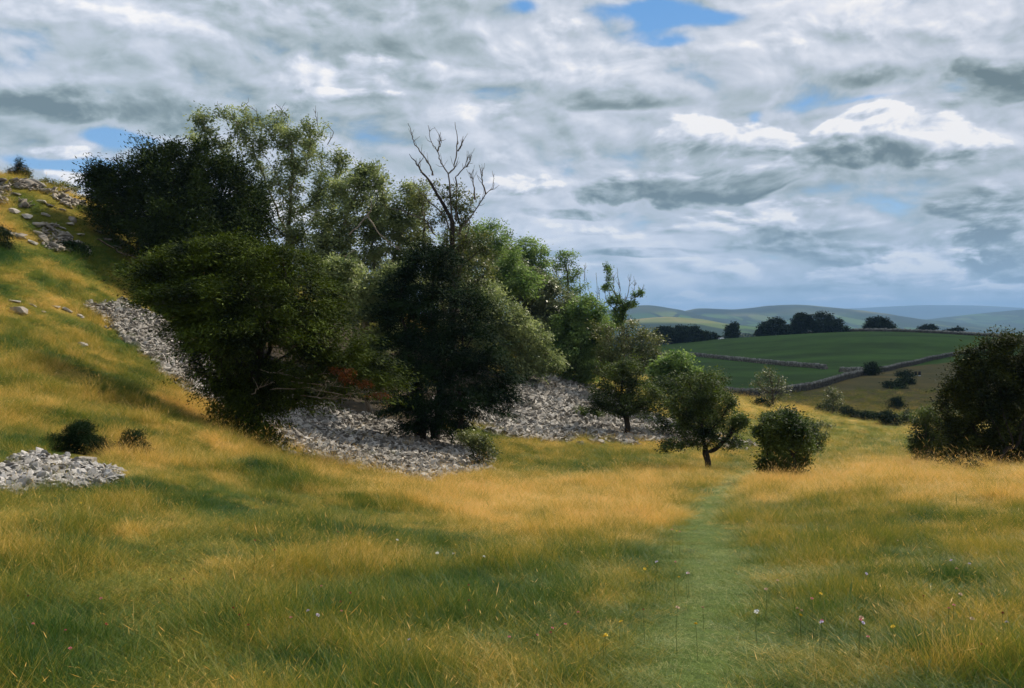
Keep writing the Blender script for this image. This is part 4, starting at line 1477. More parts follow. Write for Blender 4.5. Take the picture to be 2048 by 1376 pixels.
# --- big front yew
b = Gd(508, 29.6)
yew, yn, yr, yp = make_tree('yew_tree', 'broad dark yew in front with layered boughs above the grey rubble', 'tree', b, 28.8,
          [(430, 530, 115, 42, .5), (400, 600, 90, 40, -1.2), (350, 590, 70, 30, -.6), (300, 545, 40, 20, .3), (390, 515, 84, 30, 0), (330, 545, 60, 26, -.4), (450, 490, 70, 22, .3), (440, 680, 70, 40, -1.6), (540, 530, 105, 42), (380, 580, 90, 38, .3), (480, 600, 120, 50, -.8), (600, 590, 95, 50), (540, 660, 120, 48, -1), (640, 680, 100, 42, -.4), (700, 725, 72, 36),
           (600, 730, 90, 34, -.6), (420, 640, 80, 38, .4), (755, 745, 34, 26), (330, 560, 50, 26, .8), (500, 750, 70, 34), (515, 800, 52, 40), (505, 850, 50, 32), (440, 700, 60, 34, .5), (560, 800, 60, 26), (480, 850, 40, 30, -.2), (522, 868, 30, 22, -.2), (390, 660, 50, 36, -.5), (425, 735, 50, 46, -.5), (455, 800, 40, 42, -.4), (480, 790, 40, 50), (540, 760, 80, 40), (740, 735, 50, 32, -.3), (690, 765, 80, 22, -.2), (620, 790, 70, 18), (760, 765, 30, 18, -.3)],
          'yew', 185000, .105, .30, own=.62, depth_k=1.15, trunk_r=.42, natt=760, step=.24, kill=.28, infl=2.0, tip=.008, sig=.14, stems=4, shell=.3, droop=.25, flat=.8, gaps=.10)
limbs('bare_limb', [[(540, 780), (620, 775), (690, 790), (720, 785)], [(560, 760), (640, 768), (700, 775)], [(520, 740), (600, 755), (660, 748)], [(600, 790), (650, 795), (705, 798)],
                     [(500, 790), (520, 775), (560, 760)], [(560, 650), (580, 680), (590, 700)]], 27.6, .018, .008, b, yew, M['bark_pale'], 6, tl=.35)
c = blob_points([(695, 752, 20, 16, -1.4), (730, 768, 18, 8, -1.4), (670, 740, 14, 8, -1.4), (755, 792, 25, 7, -1.0)], 29, 900)
V_, F_ = leaves_geo(c, .09, .3, None, .6)
o = link('browned_bough', mesh_np('browned_bough', V_ - b, F_, M['rust'], False, {'tint': RNG.random(len(c))}), yew)
o['label'] = 'rusty brown dead bough low on the right'
# --- second front yew, darker
b = Gd(850, 40)
yew2 = make_tree('yew_tree', 'near-black conical yew right of the broad front yew', 'tree', b, 39,
          [(850, 560, 60, 50, .5), (870, 530, 60, 40, .5), (800, 600, 50, 50), (900, 620, 80, 55), (830, 640, 60, 60), (930, 690, 80, 50), (860, 720, 75, 55, -.5), (970, 750, 60, 45), (900, 780, 85, 42, -.5), (825, 770, 48, 60),
           (840, 510, 30, 30, .5), (990, 790, 40, 26), (810, 700, 36, 50), (835, 835, 44, 34), (870, 825, 66, 30), (960, 800, 70, 28, -.5), (790, 800, 30, 40), (900, 845, 44, 18), (800, 650, 40, 60)],
          'yew_dark', 105000, .12, .34, trunk_r=.34, natt=560, step=.27, kill=.31, infl=2.2, tip=.010, sig=.17, stems=2, shell=.3, droop=.25, flat=.7)[0]
b2 = np.array(Gd(922, 39))
limbs('stem', [[(922, 858), (921, 820), (918, 770)]], 38.5, .09, .06, Gd(850, 40), yew2, M['bark_dark'], 2)
# --- the row of lighter trees going away to the right
b = Gd(1075, 63)
make_tree('ash_tree', 'drooping pale green ash on a single trunk above the far rubble', 'tree', b, 61,
          [(960, 600, 50, 40, -2), (1000, 640, 52, 40, -1), (1050, 680, 45, 40), (1010, 700, 50, 36), (1075, 730, 36, 22), (950, 650, 50, 40, -1), (1100, 720, 22, 24), (1040, 735, 30, 15), (925, 610, 40, 30, -2)],
          'ash', 52000, .16, .44, trunk_r=.19, natt=420, step=.34, kill=.36, sig=.21, tip=.012, droop=.9, fork=.15)
b = Gd(960, 66)
make_tree('ash_tree', 'bright green ash top behind the half-dead tree', 'tree', b, 66,
          [(985, 470, 32, 26), (950, 480, 46, 40), (905, 520, 46, 46), (1000, 510, 40, 36), (930, 530, 46, 40), (980, 560, 55, 40), (1030, 560, 50, 36), (900, 570, 50, 50)],
          'ash_fresh', 36000, .17, .45, trunk_r=.2, natt=360, step=.36, kill=.4, sig=.22, tip=.013, droop=.3, fork=.1)
b = Gd(1085, 74)
make_tree('ash_tree', 'rounded bright ash crown rising behind the grey-green whitebeam', 'tree', b, 74,
          [(1050, 500, 28, 26), (1075, 515, 26, 30), (1045, 540, 34, 30), (1085, 550, 20, 26)],
          'ash_fresh', 9000, .17, .45, trunk_r=.15, natt=200, step=.34, kill=.38, sig=.20, tip=.014, droop=.3, fork=.1)
b = Gd(1130, 80)
make_tree('ash_tree', 'slender ash with an open tuft of leaves against the sky', 'tree', b, 78,
          [(1130, 515, 22, 12), (1115, 530, 20, 14), (1145, 540, 20, 16), (1125, 560, 26, 14), (1100, 575, 10, 10), (1160, 580, 14, 14), (1140, 590, 20, 14)],
          'ash_fresh', 4600, .17, .45, trunk_r=.12, bark='bark', natt=150, step=.34, kill=.36, sig=.19, tip=.016, droop=.3, fork=.2)
b = Gd(1090, 70)
make_tree('whitebeam_tree', 'dense grey-green whitebeam in the middle of the row', 'tree', b, 69,
          [(1030, 560, 50, 40), (1070, 590, 52, 44), (1110, 620, 44, 40), (1080, 650, 46, 50), (1130, 650, 40, 40), (1090, 700, 36, 30), (1010, 520, 34, 26)],
          'grey_leaf', 46000, .17, .62, trunk_r=.2, natt=420, step=.34, kill=.36, sig=.22, tip=.013, fork=.1)
b = Gd(1165, 69)
make_tree('ash_tree', 'full green ash right of the grey-green whitebeam', 'tree', b, 67,
          [(1165, 615, 38, 24), (1150, 650, 46, 36), (1180, 670, 36, 34), (1140, 700, 52, 40), (1180, 720, 34, 36), (1160, 745, 44, 22), (1200, 640, 20, 26)],
          'ash_fresh', 38000, .165, .46, trunk_r=.17, natt=330, step=.34, kill=.36, sig=.20, tip=.012, droop=.5, fork=.1)
b = Gd(1180, 84)
o = make_tree('dead_saplings', 'thin bare grey stems standing above the green row', 'tree', b, 82, [(1180, 640, 22, 12), (1200, 650, 20, 10)], 'olive', 1500, .16, .5, trunk_r=.08,
              natt=60, step=.35, kill=.4, sig=.18, tip=.016)[0]
limbs('bare_stem', [[(1160, 640), (1161, 590), (1159, 552)], [(1168, 640), (1170, 580), (1169, 530)], [(1176, 650), (1182, 600), (1172, 555)], [(1192, 660), (1195, 600), (1192, 545)],
                    [(1199, 660), (1200, 600), (1196, 572)]], 82, .028, .013, b, o, M['bark'], 3, tl=.6)
b = Gd(1245, 75)
o = make_tree('dying_tree', 'sparse dying tree with a leafy top spike right of the bare stems', 'tree', b, 72,
              [(1218, 545, 5, 16), (1216, 575, 9, 10), (1230, 600, 16, 10), (1275, 590, 10, 6), (1283, 583, 5, 4), (1250, 612, 12, 8), (1235, 640, 14, 12), (1262, 606, 8, 8), (1240, 625, 12, 14)],
              'ash_fresh', 6500, .14, .5, own=.75, trunk_r=.10, bark='bark', natt=190, step=.30, kill=.28, sig=.11, tip=.010, fork=.3)[0]
limbs('bare_limb', [[(1240, 665), (1240, 620), (1220, 590), (1212, 560), (1218, 535)], [(1244, 640), (1262, 605), (1283, 585)], [(1240, 620), (1240, 580), (1234, 535)], [(1243, 620), (1256, 590), (1262, 548)],
                     [(1245, 630), (1262, 600), (1272, 565)], [(1238, 610), (1225, 570), (1228, 550)], [(1250, 615), (1270, 590), (1287, 578)], [(1238, 630), (1213, 600), (1208, 580)]], 72, .034, .011, b, o, M['bark'], 9, tl=.5)
b = Gd(1260, 66)
make_tree('hawthorn_tree', 'spreading olive-green thorn below the dying tree', 'tree', b, 64,
          [(1260, 665, 46, 22), (1230, 690, 40, 34), (1280, 690, 46, 26), (1300, 680, 28, 16), (1250, 720, 46, 34), (1300, 715, 34, 26), (1210, 670, 22, 26), (1225, 730, 30, 26)],
          'olive', 24000, .13, .5, trunk_r=.16, bark='bark', natt=360, step=.30, kill=.32, sig=.19, tip=.012, gaps=.06)
b = Gd(1350, 64)
make_tree('sycamore_tree', 'small rounded fresh-green sycamore behind the front hawthorns', 'tree', b, 61,
          [(1350, 725, 34, 20), (1330, 745, 30, 20), (1370, 745, 22, 22), (1345, 765, 34, 18), (1395, 760, 20, 20), (1405, 790, 26, 26)],
          'ash_fresh', 13000, .17, .6, trunk_r=.13, natt=240, step=.28, kill=.3, sig=.17, tip=.012)
b = G(1245, 872, 30, 60)
make_tree('hawthorn_tree', 'hawthorn standing at the foot of the far rubble on a short thick trunk', 'tree', b, b[1],
          [(1240, 755, 48, 26), (1215, 790, 38, 24), (1275, 780, 46, 28), (1245, 810, 60, 20), (1290, 815, 28, 20), (1195, 815, 24, 14), (1260, 740, 30, 18), (1235, 730, 22, 12), (1305, 800, 18, 24)],
          'thorn', 30000, .105, .5, trunk_r=.15, natt=420, step=.24, kill=.27, sig=.145, tip=.010, fork=.1, stems=1)
b = Gd(1375, 56)
make_tree('hawthorn_tree', 'wide dark thorn thicket behind the front hawthorn', 'tree', b, 54,
          [(1330, 790, 42, 36), (1350, 760, 36, 26), (1380, 780, 46, 36), (1425, 785, 34, 34), (1320, 835, 36, 28), (1400, 840, 46, 36), (1440, 830, 20, 30), (1370, 855, 46, 20)],
          'thorn', 26000, .115, .5, trunk_r=.14, natt=380, step=.27, kill=.3, sig=.17, tip=.010, stems=3)
b = G(1409, 940, 28, 60)
make_tree('hawthorn_tree', 'foreground hawthorn on a forked trunk where the green path bends', 'tree', b, b[1],
          [(1400, 785, 44, 26), (1378, 810, 42, 28), (1430, 805, 40, 32), (1400, 845, 62, 28), (1452, 840, 26, 28), (1362, 888, 36, 12), (1415, 875, 44, 16), (1345, 897, 18, 7), (1458, 882, 20, 16), (1390, 755, 34, 18), (1425, 765, 26, 16)],
          'thorn', 36000, .088, .5, trunk_r=.13, natt=520, step=.20, kill=.22, sig=.11, tip=.008, fork=.05, stems=1, infl=1.6, gaps=.05)
b = G(1568, 960, 22, 60)
make_tree('hawthorn_bush', 'compact leafy hawthorn bush at the edge of the golden grass', 'bush', b, b[1],
          [(1570, 845, 34, 18), (1555, 875, 40, 26), (1590, 875, 30, 24), (1560, 910, 46, 28), (1600, 900, 20, 28), (1535, 920, 24, 22), (1575, 935, 34, 20), (1580, 825, 14, 8), (1570, 865, 48, 20)],
          'thorn', 34000, .078, .5, trunk_r=.10, natt=520, step=.17, kill=.19, sig=.095, tip=.007, fork=.0, stems=4, infl=1.4)
b = G(1632, 905, 34, 80)
make_tree('hawthorn_bush', 'rounded bush just behind the compact hawthorn bush', 'bush', b, b[1],
          [(1610, 860, 30, 24), (1632, 875, 24, 22), (1620, 890, 34, 14), (1590, 845, 20, 12)], 'thorn', 13000, .10, .5, trunk_r=.08, natt=220, step=.2, kill=.24, sig=.13, tip=.009, fork=0., stems=3)
b = G(1565, 852, 55, 110)
make_tree('hawthorn_bush', 'low spreading bush on the bank above the compact hawthorn bush', 'bush', b, b[1],
          [(1545, 838, 20, 12), (1570, 832, 24, 12), (1592, 840, 16, 10)], 'thorn', 7000, .15, .5, trunk_r=.08, natt=130, step=.25, kill=.3, sig=.2, tip=.012, fork=0., stems=3)
b = G(1655, 858, 55, 110)
make_tree('withered_bush', 'small brown half-withered bush on the bank', 'bush', b, b[1],
          [(1645, 848, 12, 8), (1660, 852, 12, 6)], 'olive', 900, .14, .4, trunk_r=.06, bark='bark', natt=80, step=.22, kill=.25, sig=.15, tip=.014, fork=0., stems=3)
b = G(1548, 812, 80, 125)
make_tree('hawthorn_tree', 'thin see-through hawthorn in front of the pasture wall', 'tree', b, b[1],
          [(1540, 750, 22, 14), (1530, 770, 22, 14), (1555, 770, 20, 14), (1545, 790, 22, 10), (1560, 785, 10, 12), (1540, 735, 8, 8)],
          'olive', 3600, .17, .5, trunk_r=.16, bark='bark', natt=220, step=.34, kill=.38, sig=.26, tip=.016, gaps=.1)
b = G(1668, 828, 75, 125)
make_tree('hawthorn_tree', 'small pale thorn rising from the low juniper clump', 'tree', b, b[1],
          [(1665, 785, 14, 9), (1668, 802, 18, 9), (1662, 816, 22, 8)], 'olive', 3400, .17, .5, trunk_r=.08, bark='bark', natt=140, step=.3, kill=.32, sig=.22, tip=.014, fork=0)
for (u, v, bl, lab) in [(1648, 822, [(1650, 818, 12, 6)], 'low dark juniper left of the small pale thorn'),
                        (1710, 836, [(1695, 822, 14, 8), (1720, 829, 20, 9)], 'long low juniper mound right of the small pale thorn'),
                        (1742, 840, [(1740, 832, 14, 7), (1752, 838, 10, 5)], 'tail end of the low juniper mound'),
                        (1775, 850, [(1775, 835, 15, 12), (1790, 840, 12, 10), (1768, 845, 10, 8)], 'dark square-topped juniper by the pale hawthorn at the right'),
                        (1793, 818, [(1793, 808, 9, 8), (1792, 803, 8, 7)], 'small upright juniper standing above the square-topped one'),
                        (1815, 850, [(1815, 835, 16, 14), (1830, 845, 12, 10)], 'light shrub between the square-topped juniper and the hawthorn'),
                        (1522, 812, [(1522, 807, 8, 5)], 'tiny dark bush beside the thin see-through hawthorn')]:
    b = G(u, v, 70, 140)
    make_tree('juniper_bush', lab, 'bush', b, b[1], bl, 'thorn' if 'light' in lab else 'yew_dark', 4000, .17, .4, trunk_r=.06, natt=90, step=.25, kill=.3, sig=.2, tip=.012, fork=0, stems=2)
b = G(1862, 932, 26, 70)
make_tree('hawthorn_tree', 'leafy hawthorn at the left foot of the huge dark bush', 'tree', b, b[1],
          [(1855, 835, 24, 18), (1870, 860, 28, 22), (1845, 870, 24, 20), (1875, 895, 30, 24), (1850, 905, 26, 18), (1828, 892, 14, 8), (1890, 850, 20, 26), (1840, 850, 14, 12)],
          'thorn', 26000, .085, .5, trunk_r=.10, bark='bark', natt=420, step=.19, kill=.21, sig=.11, tip=.008, stems=2)
b = Gd(1990, 33)
make_tree('hawthorn_thicket', 'huge nearly black hawthorn thicket at the right edge', 'bush', b, 34.5,
          [(1960, 725, 44, 30), (2010, 705, 50, 34), (1935, 770, 40, 38), (2060, 730, 70, 50), (1990, 780, 70, 50), (1925, 830, 40, 40), (1970, 850, 66, 50), (2060, 830, 80, 66), (1950, 900, 56, 34),
           (2030, 905, 66, 34), (2120, 780, 70, 80), (2120, 880, 80, 60), (1915, 800, 24, 30), (1945, 745, 30, 26), (1920, 885, 26, 34), (2000, 940, 90, 20), (1930, 930, 40, 20), (2100, 945, 80, 20), (1975, 690, 16, 10)],
          'thorn_dark', 120000, .095, .5, own=.42, trunk_r=.16, natt=820, step=.22, kill=.25, sig=.13, tip=.008, stems=6, infl=1.8, fork=0, light_top=1)
for (u, v, ru, rv, lab) in [(1910, 940, 12, 10, 'seedling bush under the left edge of the dark thicket'), (1945, 945, 14, 9, 'dark sprig under the middle of the dark thicket')]:
    b = G(u, v + 4, 24, 60)
    make_tree('hawthorn_bush', lab, 'bush', b, b[1], [(u, v - 4, ru, rv)], 'thorn_dark', 1800, .08, .5, trunk_r=.03, natt=60, step=.14, kill=.16, sig=.09, tip=.007, fork=0, stems=3)

# --- small things on the near slope
b = G(150, 905, 8, 24)
make_tree('juniper_bush', 'low spreading dark juniper above the near rubble', 'bush', b, b[1],
          [(120, 890, 40, 16), (160, 868, 26, 20), (175, 890, 34, 22), (200, 905, 26, 16), (135, 905, 40, 12), (90, 882, 18, 8), (165, 855, 14, 10)],
          'yew_dark', 30000, .045, .16, trunk_r=.03, natt=520, step=.075, kill=.085, sig=.045, tip=.0035, fork=0, stems=5, infl=.7, flat=.1, droop=-.5)
b = G(262, 922, 8, 24)
make_tree('juniper_bush', 'upright dark juniper right of the low spreading one', 'bush', b, b[1],
          [(262, 880, 24, 16), (270, 900, 26, 16), (250, 895, 16, 18), (275, 868, 12, 8)],
          'yew_dark', 11000, .045, .16, trunk_r=.02, natt=220, step=.07, kill=.08, sig=.04, tip=.0035, fork=0, stems=4, infl=.7, flat=.1, droop=-.5)
b = G(965, 935, 24, 50)
make_tree('elder_bush', 'pale shrub at the right end of the middle rubble', 'bush', b, b[1],
          [(955, 882, 26, 16), (972, 900, 20, 14), (935, 870, 20, 12)], 'olive', 5000, .08, .5, trunk_r=.03, natt=200, step=.16, kill=.18, sig=.1, tip=.007, fork=0, stems=3)
b = G(1180, 838, 40, 72)
make_tree('elder_bush', 'small green shrub growing on the far rubble', 'bush', b, b[1],
          [(1168, 822, 12, 8), (1188, 828, 14, 7)], 'thorn', 2600, .11, .5, trunk_r=.04, natt=80, step=.2, kill=.22, sig=.12, tip=.008, fork=0, stems=3)
b = G(150, 505, 28, 60)
make_tree('thorn_bush', 'dark little thorn bush on the open slope left of the yew', 'bush', b, b[1],
          [(140, 492, 22, 10), (162, 498, 16, 9), (128, 490, 10, 7)], 'yew_dark', 6000, .08, .4, trunk_r=.04, natt=160, step=.18, kill=.2, sig=.1, tip=.008, fork=0, stems=3)
b = G(40, 352, 40, 60)
make_tree('juniper_bush', 'small dark cone-shaped bush on the skyline at the far left', 'bush', b, b[1],
          [(38, 330, 9, 9), (38, 342, 17, 9), (42, 352, 20, 8), (22, 346, 8, 5)], 'yew_back', 7000, .10, .3, trunk_r=.05, natt=170, step=.16, kill=.18, sig=.09, tip=.008, fork=.3)
b = G(120, 372, 40, 60)
make_tree('bramble', 'low green bramble along the skyline', 'bush', b, b[1] + .8,
          [(100, 368, 16, 5), (125, 372, 20, 6), (145, 378, 18, 5), (90, 364, 8, 4)], 'olive', 4500, .09, .5, trunk_r=.03, natt=150, step=.18, kill=.2, sig=.1, tip=.007, fork=0, stems=4)
b = G(12, 500, 26, 60)
make_tree('juniper_bush', 'dark bush cut by the left edge halfway up the slope', 'bush', b, b[1],
          [(0, 470, 20, 26), (-10, 500, 24, 26), (10, 495, 12, 16)], 'yew_dark', 6000, .08, .3, trunk_r=.05, natt=160, step=.18, kill=.2, sig=.1, tip=.008, fork=.2, stems=2)
b = G(205, 445, 34, 60)
make_tree('juniper_bush', 'low dark juniper at the left foot of the big domed yew', 'bush', b, b[1],
          [(165, 420, 26, 8), (195, 435, 26, 12), (215, 455, 20, 12)], 'yew_back', 7000, .09, .3, trunk_r=.04, natt=170, step=.18, kill=.2, sig=.1, tip=.008, fork=0, stems=3)
# bare root on the slope
r0 = G(205, 505, 26, 55)
rt = thing('fallen_branch', 'thin dark dead branch lying on the slope below the big domed yew', 'branch', r0)
limbs('stick', [[(195, 478), (215, 490), (240, 505), (262, 512), (280, 517)]], 37, .035, .015, r0, rt, M['bark_dark'], 3)

# --- moor bushes and hilltop trees
for (u, v, ru, rv, lab) in [(1788, 777, 15, 6, 'larger of the two round gorse bushes on the brown moor'), (1815, 768, 9, 6, 'smaller round gorse bush right of the larger one'),
                            (1810, 753, 11, 3, 'flat dark heather patch beside the two posts'), (1743, 751, 11, 13, 'tall dark bush leaning on the long drystone wall'),
                            (1490, 748, 0, 0, '')]:
    if not ru:
        continue
    b = G(u, v, 130, 330)
    make_tree('gorse_bush', lab, 'bush', b, b[1], [(u, v - rv, ru, rv)], 'far_leaf', 3000, .32, .5, trunk_r=.08, natt=70, step=.4, kill=.5, sig=.35, tip=.02, fork=0, stems=3)
HILLTOP = [  # u, v of the foot, distance, blobs, label
    (1345, 690, 470, [(1330, 668, 20, 14), (1318, 675, 14, 16)], 'leftmost dark tree of the far wood'),
    (1365, 690, 480, [(1362, 666, 20, 14), (1355, 678, 18, 12)], 'second dark tree of the far wood'),
    (1392, 690, 470, [(1388, 668, 18, 14), (1392, 679, 18, 11)], 'third dark tree of the far wood'),
    (1410, 688, 480, [(1406, 676, 14, 10)], 'low dark tree at the right end of the far wood'),
    (1425, 688, 500, [(1425, 675, 8, 8)], 'small tree in front of the white farm shed'),
    (1465, 683, 500, [(1466, 659, 10, 10), (1463, 670, 12, 8), (1468, 650, 5, 5)], 'lone upright tree right of the white farm shed'),
    (1545, 678, 480, [(1545, 652, 26, 14), (1530, 665, 20, 11), (1562, 664, 16, 12), (1520, 672, 12, 6)], 'broad round tree left of the hilltop clump'),
    (1582, 675, 485, [(1580, 662, 10, 9)], 'small round tree between the broad tree and the clump'),
    (1602, 674, 485, [(1600, 640, 16, 11), (1592, 656, 9, 13), (1612, 652, 8, 12), (1608, 638, 12, 7)], 'tall narrow tree with gaps at the left of the hilltop clump'),
    (1655, 670, 485, [(1645, 645, 28, 16), (1668, 650, 24, 15), (1630, 656, 16, 13), (1660, 660, 32, 9), (1640, 632, 14, 7)], 'largest dome-shaped tree of the hilltop clump'),
    (1760, 664, 485, [(1758, 645, 22, 10), (1745, 654, 16, 8), (1775, 654, 14, 9), (1762, 655, 22, 7)], 'single dome-shaped tree on the brow of the pasture'),
    (1857, 664, 560, [(1857, 656, 14, 5), (1850, 660, 12, 4)], 'low tree behind the brow wall'),
    (1912, 668, 560, [(1912, 661, 12, 4), (1900, 664, 10, 4)], 'lowest bush behind the brow wall at the right'),
]
for (u, v, d, bl, lab) in HILLTOP:
    g = Gd(u, d)
    make_tree('hilltop_tree', lab, 'tree', g, d, bl, 'far_leaf', int(min(9000, 1500 + 14 * sum(b[2] * b[3] for b in bl))), .75, .7, trunk_r=.4, natt=130, step=1.1, kill=1.3, infl=8, sig=.75, tip=.06, fork=.1,
              group='dark trees on the brow of the pasture', gaps=.04)
# belt of far woodland behind the pasture, one mass
ncl = 26000
u = RNG.uniform(1150, 1700, ncl); d = RNG.uniform(1150, 1500, ncl)
x = (u - U0) / F * d
hgt = 12 + 14 * fbm(x / 40, d / 60, 3, 66)
z = H(x, d) + RNG.random(ncl) ** .5 * hgt * np.clip(1.2 - np.abs(u - 1450) / 330, .1, 1)
V_, F_ = leaves_geo(np.stack([x, d, z], 1), 3.2, .7, None, .5)
o = link('far_woodland', mesh_np('far_woodland', V_, F_, M['far_leaf'], False, {'tint': RNG.random(ncl)}))
o['kind'] = 'stuff'

# ------------------------------------------------------------------ farm shed, posts
g = Gd(1438, 640)
shed = thing('farm_shed', 'long white farm shed among the far trees', 'shed', (g[0], g[1], g[2] + 0.0), None, 0.15)
def flat_mat(name, c, rough=.7):
    m, w = new_mat(name)
    co = w.n('ShaderNodeTexCoord').outputs['Object']
    n = w.noise(co, 1.5, 3)
    finish(w, principled(w, w.ramp(n, [(.3, tuple(k * .8 for k in c)), (.7, c)]), rough, .3))
    return m
M['white'] = flat_mat('white_cladding', (.75, .75, .74))
M['roofing'] = flat_mat('pale_roofing', (.50, .53, .56), .5)
M['dark'] = flat_mat('dark_opening', (.03, .03, .03))
M['timber'] = flat_mat('dark_timber', (.02, .017, .014))
zt = (V0 - 676) / F * 640 + EYE - g[2]


def box(name, mat, x0, x1, y0, y1, z0, z1, parent, ridge=None):
    vs_ = [(x0, y0, z0), (x1, y0, z0), (x1, y1, z0), (x0, y1, z0), (x0, y0, z1), (x1, y0, z1), (x1, y1, z1), (x0, y1, z1)]
    fs_ = [(0, 3, 2, 1), (4, 5, 6, 7), (0, 1, 5, 4), (1, 2, 6, 5), (2, 3, 7, 6), (3, 0, 4, 7)]
    return link(name, mesh_np(name, vs_, np.array(fs_), mat), parent)


box('wall', M['white'], -6, 6, -4, 4, 0, zt - 1.2, shed)
for s in (-1, 1):
    vs_ = [(-6.4, s * 4.5, zt - 1.35), (6.4, s * 4.5, zt - 1.35), (6.4, 0, zt + .1), (-6.4, 0, zt + .1), (-6.4, s * 4.5, zt - 1.2), (6.4, s * 4.5, zt - 1.2), (6.4, 0, zt + .25), (-6.4, 0, zt + .25)]
    link('roof', mesh_np('roof', vs_, np.array([(0, 3, 2, 1), (4, 5, 6, 7), (0, 1, 5, 4), (1, 2, 6, 5), (3, 0, 4, 7)]), M['roofing']), shed)
for k in range(4):
    box('door', M['dark'], -5 + 2.8 * k, -3.6 + 2.8 * k, -4.06, -4.01, .1, zt - 2.2, shed)
for (u, lab) in [(1831.5, 'left one of two short dark posts standing on the brown moor'), (1839, 'right one of two short dark posts standing on the brown moor')]:
    b = G(u, 752, 130, 330)
    p = thing('post', lab, 'post', b)
    s = b[1] / F
    box('shaft', M['timber'], -1.9 * s, 1.9 * s, -.2, .2, 1.6 * s, 8.2 * s, p)
    box('cap', M['timber'], -2.2 * s, 2.2 * s, -.24, .24, 8.25 * s, 9 * s, p)
    box('base', M['roofing'], -1.6 * s, 1.6 * s, -.18, .18, -.3, 1.55 * s, p)

# ------------------------------------------------------------------ the cloud whose shade lies on the pasture
def build_cloud():
    bm = bmesh.new()
    bmesh.ops.create_icosphere(bm, subdivisions=5, radius=1.0)
    off = Vector((to_sun.x, to_sun.y, 0)) / to_sun.z * 620
    cx, cy = off.x + 215, off.y + 425
    P = np.array([v.co[:] for v in bm.verts])
    n = vnoise3(P * 2.2 + 5, 3) * .5 + vnoise3(P * 5 + 5, 4) * .25 + vnoise3(P * 11 + 1, 6) * .12
    P = P * (1 + .55 * n)[:, None]
    P[:, 2] = np.where(P[:, 2] < 0, P[:, 2] * .18, P[:, 2] * .55)
    P = P * np.array([360, 300, 160]) + np.array([cx, cy, 640])
    for v, p in zip(bm.verts, P):
        v.co = p
    me = bpy.data.meshes.new('cloud')
    bm.to_mesh(me); bm.free()
    for f in me.polygons:
        f.use_smooth = True
    m, w = new_mat('cloud_white')
    d1 = w.n('ShaderNodeBsdfDiffuse'); d1.inputs[0].default_value = (.9, .9, .9, 1)
    finish(w, d1.outputs[0])
    me.materials.append(m)
    o = link('cloud', me)
    o['kind'] = 'structure'
build_cloud()

# ------------------------------------------------------------------ grass
def blade_clump(seed, n, h, hvar, spread, width, bend, heads=0.0, lean=0.25, segs=2, mat='grass'):
    r = np.random.default_rng(seed)
    V_, F4, F3, T4, T3 = [], [], [], [], []
    k = 0
    for i in range(n):
        rad = spread * math.sqrt(r.random())
        a = r.random() * 6.283
        p = np.array([rad * math.cos(a), rad * math.sin(a), -0.03])
        H_ = h * (1 + hvar * r.normal())
        H_ = max(H_, h * .3)
        b = r.random() * 6.283
        dr = np.array([math.cos(b), math.sin(b), 0])
        ln = lean * r.random() + .05
        bd = bend * r.uniform(.3, 1.3)
        c = r.random() * 6.283
        side = np.array([math.cos(c), math.sin(c), 0]) * width * r.uniform(.6, 1.3) * .5
        tt = float(np.clip(r.normal(.5, .22), 0, 1))
        pts = [p + dr * H_ * (ln * f + bd * f * f) + np.array([0, 0, H_ * (f - .28 * bd * f * f)]) for f in (0, .4, .75, 1)]
        head = r.random() < heads
        V_ += [pts[0] - side, pts[0] + side, pts[1] + side * .85, pts[1] - side * .85, pts[2] + side * .6, pts[2] - side * .6, pts[3]]
        F4 += [[k, k + 1, k + 2, k + 3], [k + 3, k + 2, k + 4, k + 5]]
        F3 += [[k + 5, k + 4, k + 6]]
        T4 += [tt, tt]; T3 += [tt + .1]
        k += 7
        if head:
            d1 = pts[3] - pts[2]; d1 /= np.linalg.norm(d1)
            L = H_ * r.uniform(.10, .20); W = width * r.uniform(.7, 1.5)
            for ax in (np.array([1., 0, 0]), np.array([0, 1., 0])):
                q = pts[3] - d1 * L * .2
                V_ += [q, q + d1 * L * .4 + ax * W, q + d1 * L, q + d1 * L * .4 - ax * W]
                F4 += [[k, k + 1, k + 2, k + 3]]
                T4 += [.80]
                k += 4
    me = mesh_np('grass_clump', np.array(V_), [np.array(F4), np.array(F3)], M[mat], False, {'bl': np.array(T4 + T3)})
    return me


def grass_material(name='grass_blades', lawn=False):
    m, w = new_mat(name)
    t = w.add(attr(w, 'itint', 'INSTANCER'), w.mul(w.sub(attr(w, 'bl'), .5), .62))
    stops = [((p + .3) / 1.6, c) for p, c in [(-0.3, (0.022, 0.070, 0.012)), (0.0, (0.058, 0.130, 0.015)), (0.25, (0.140, 0.185, 0.021)),
             (0.5, (0.255, 0.235, 0.026)), (0.75, (0.53, 0.375, 0.060)), (1.0, (0.78, 0.49, 0.125)), (1.3, (0.80, 0.58, 0.24))]]
    if lawn:
        t = w.add(t, w.mul(w.sub(attr(w, 'bl'), .5), .5))
        stops = [(0.0, (0.055, 0.110, 0.020)), (0.3, (0.125, 0.190, 0.040)), (0.55, (0.27, 0.31, 0.085)), (0.8, (0.46, 0.42, 0.15)), (1.0, (0.6, 0.5, 0.25))]
    col = w.ramp(w.m('DIVIDE', w.add(t, .3), 1.6), stops)
    p = principled(w, col, .55, .3)
    tr = w.n('ShaderNodeBsdfTranslucent')
    w.t.links.new(col, tr.inputs[0])
    mx = w.n('ShaderNodeMixShader')
    mx.inputs[0].default_value = .38
    w.t.links.new(p, mx.inputs[1]); w.t.links.new(tr.outputs[0], mx.inputs[2])
    finish(w, mx.outputs[0])
    return m


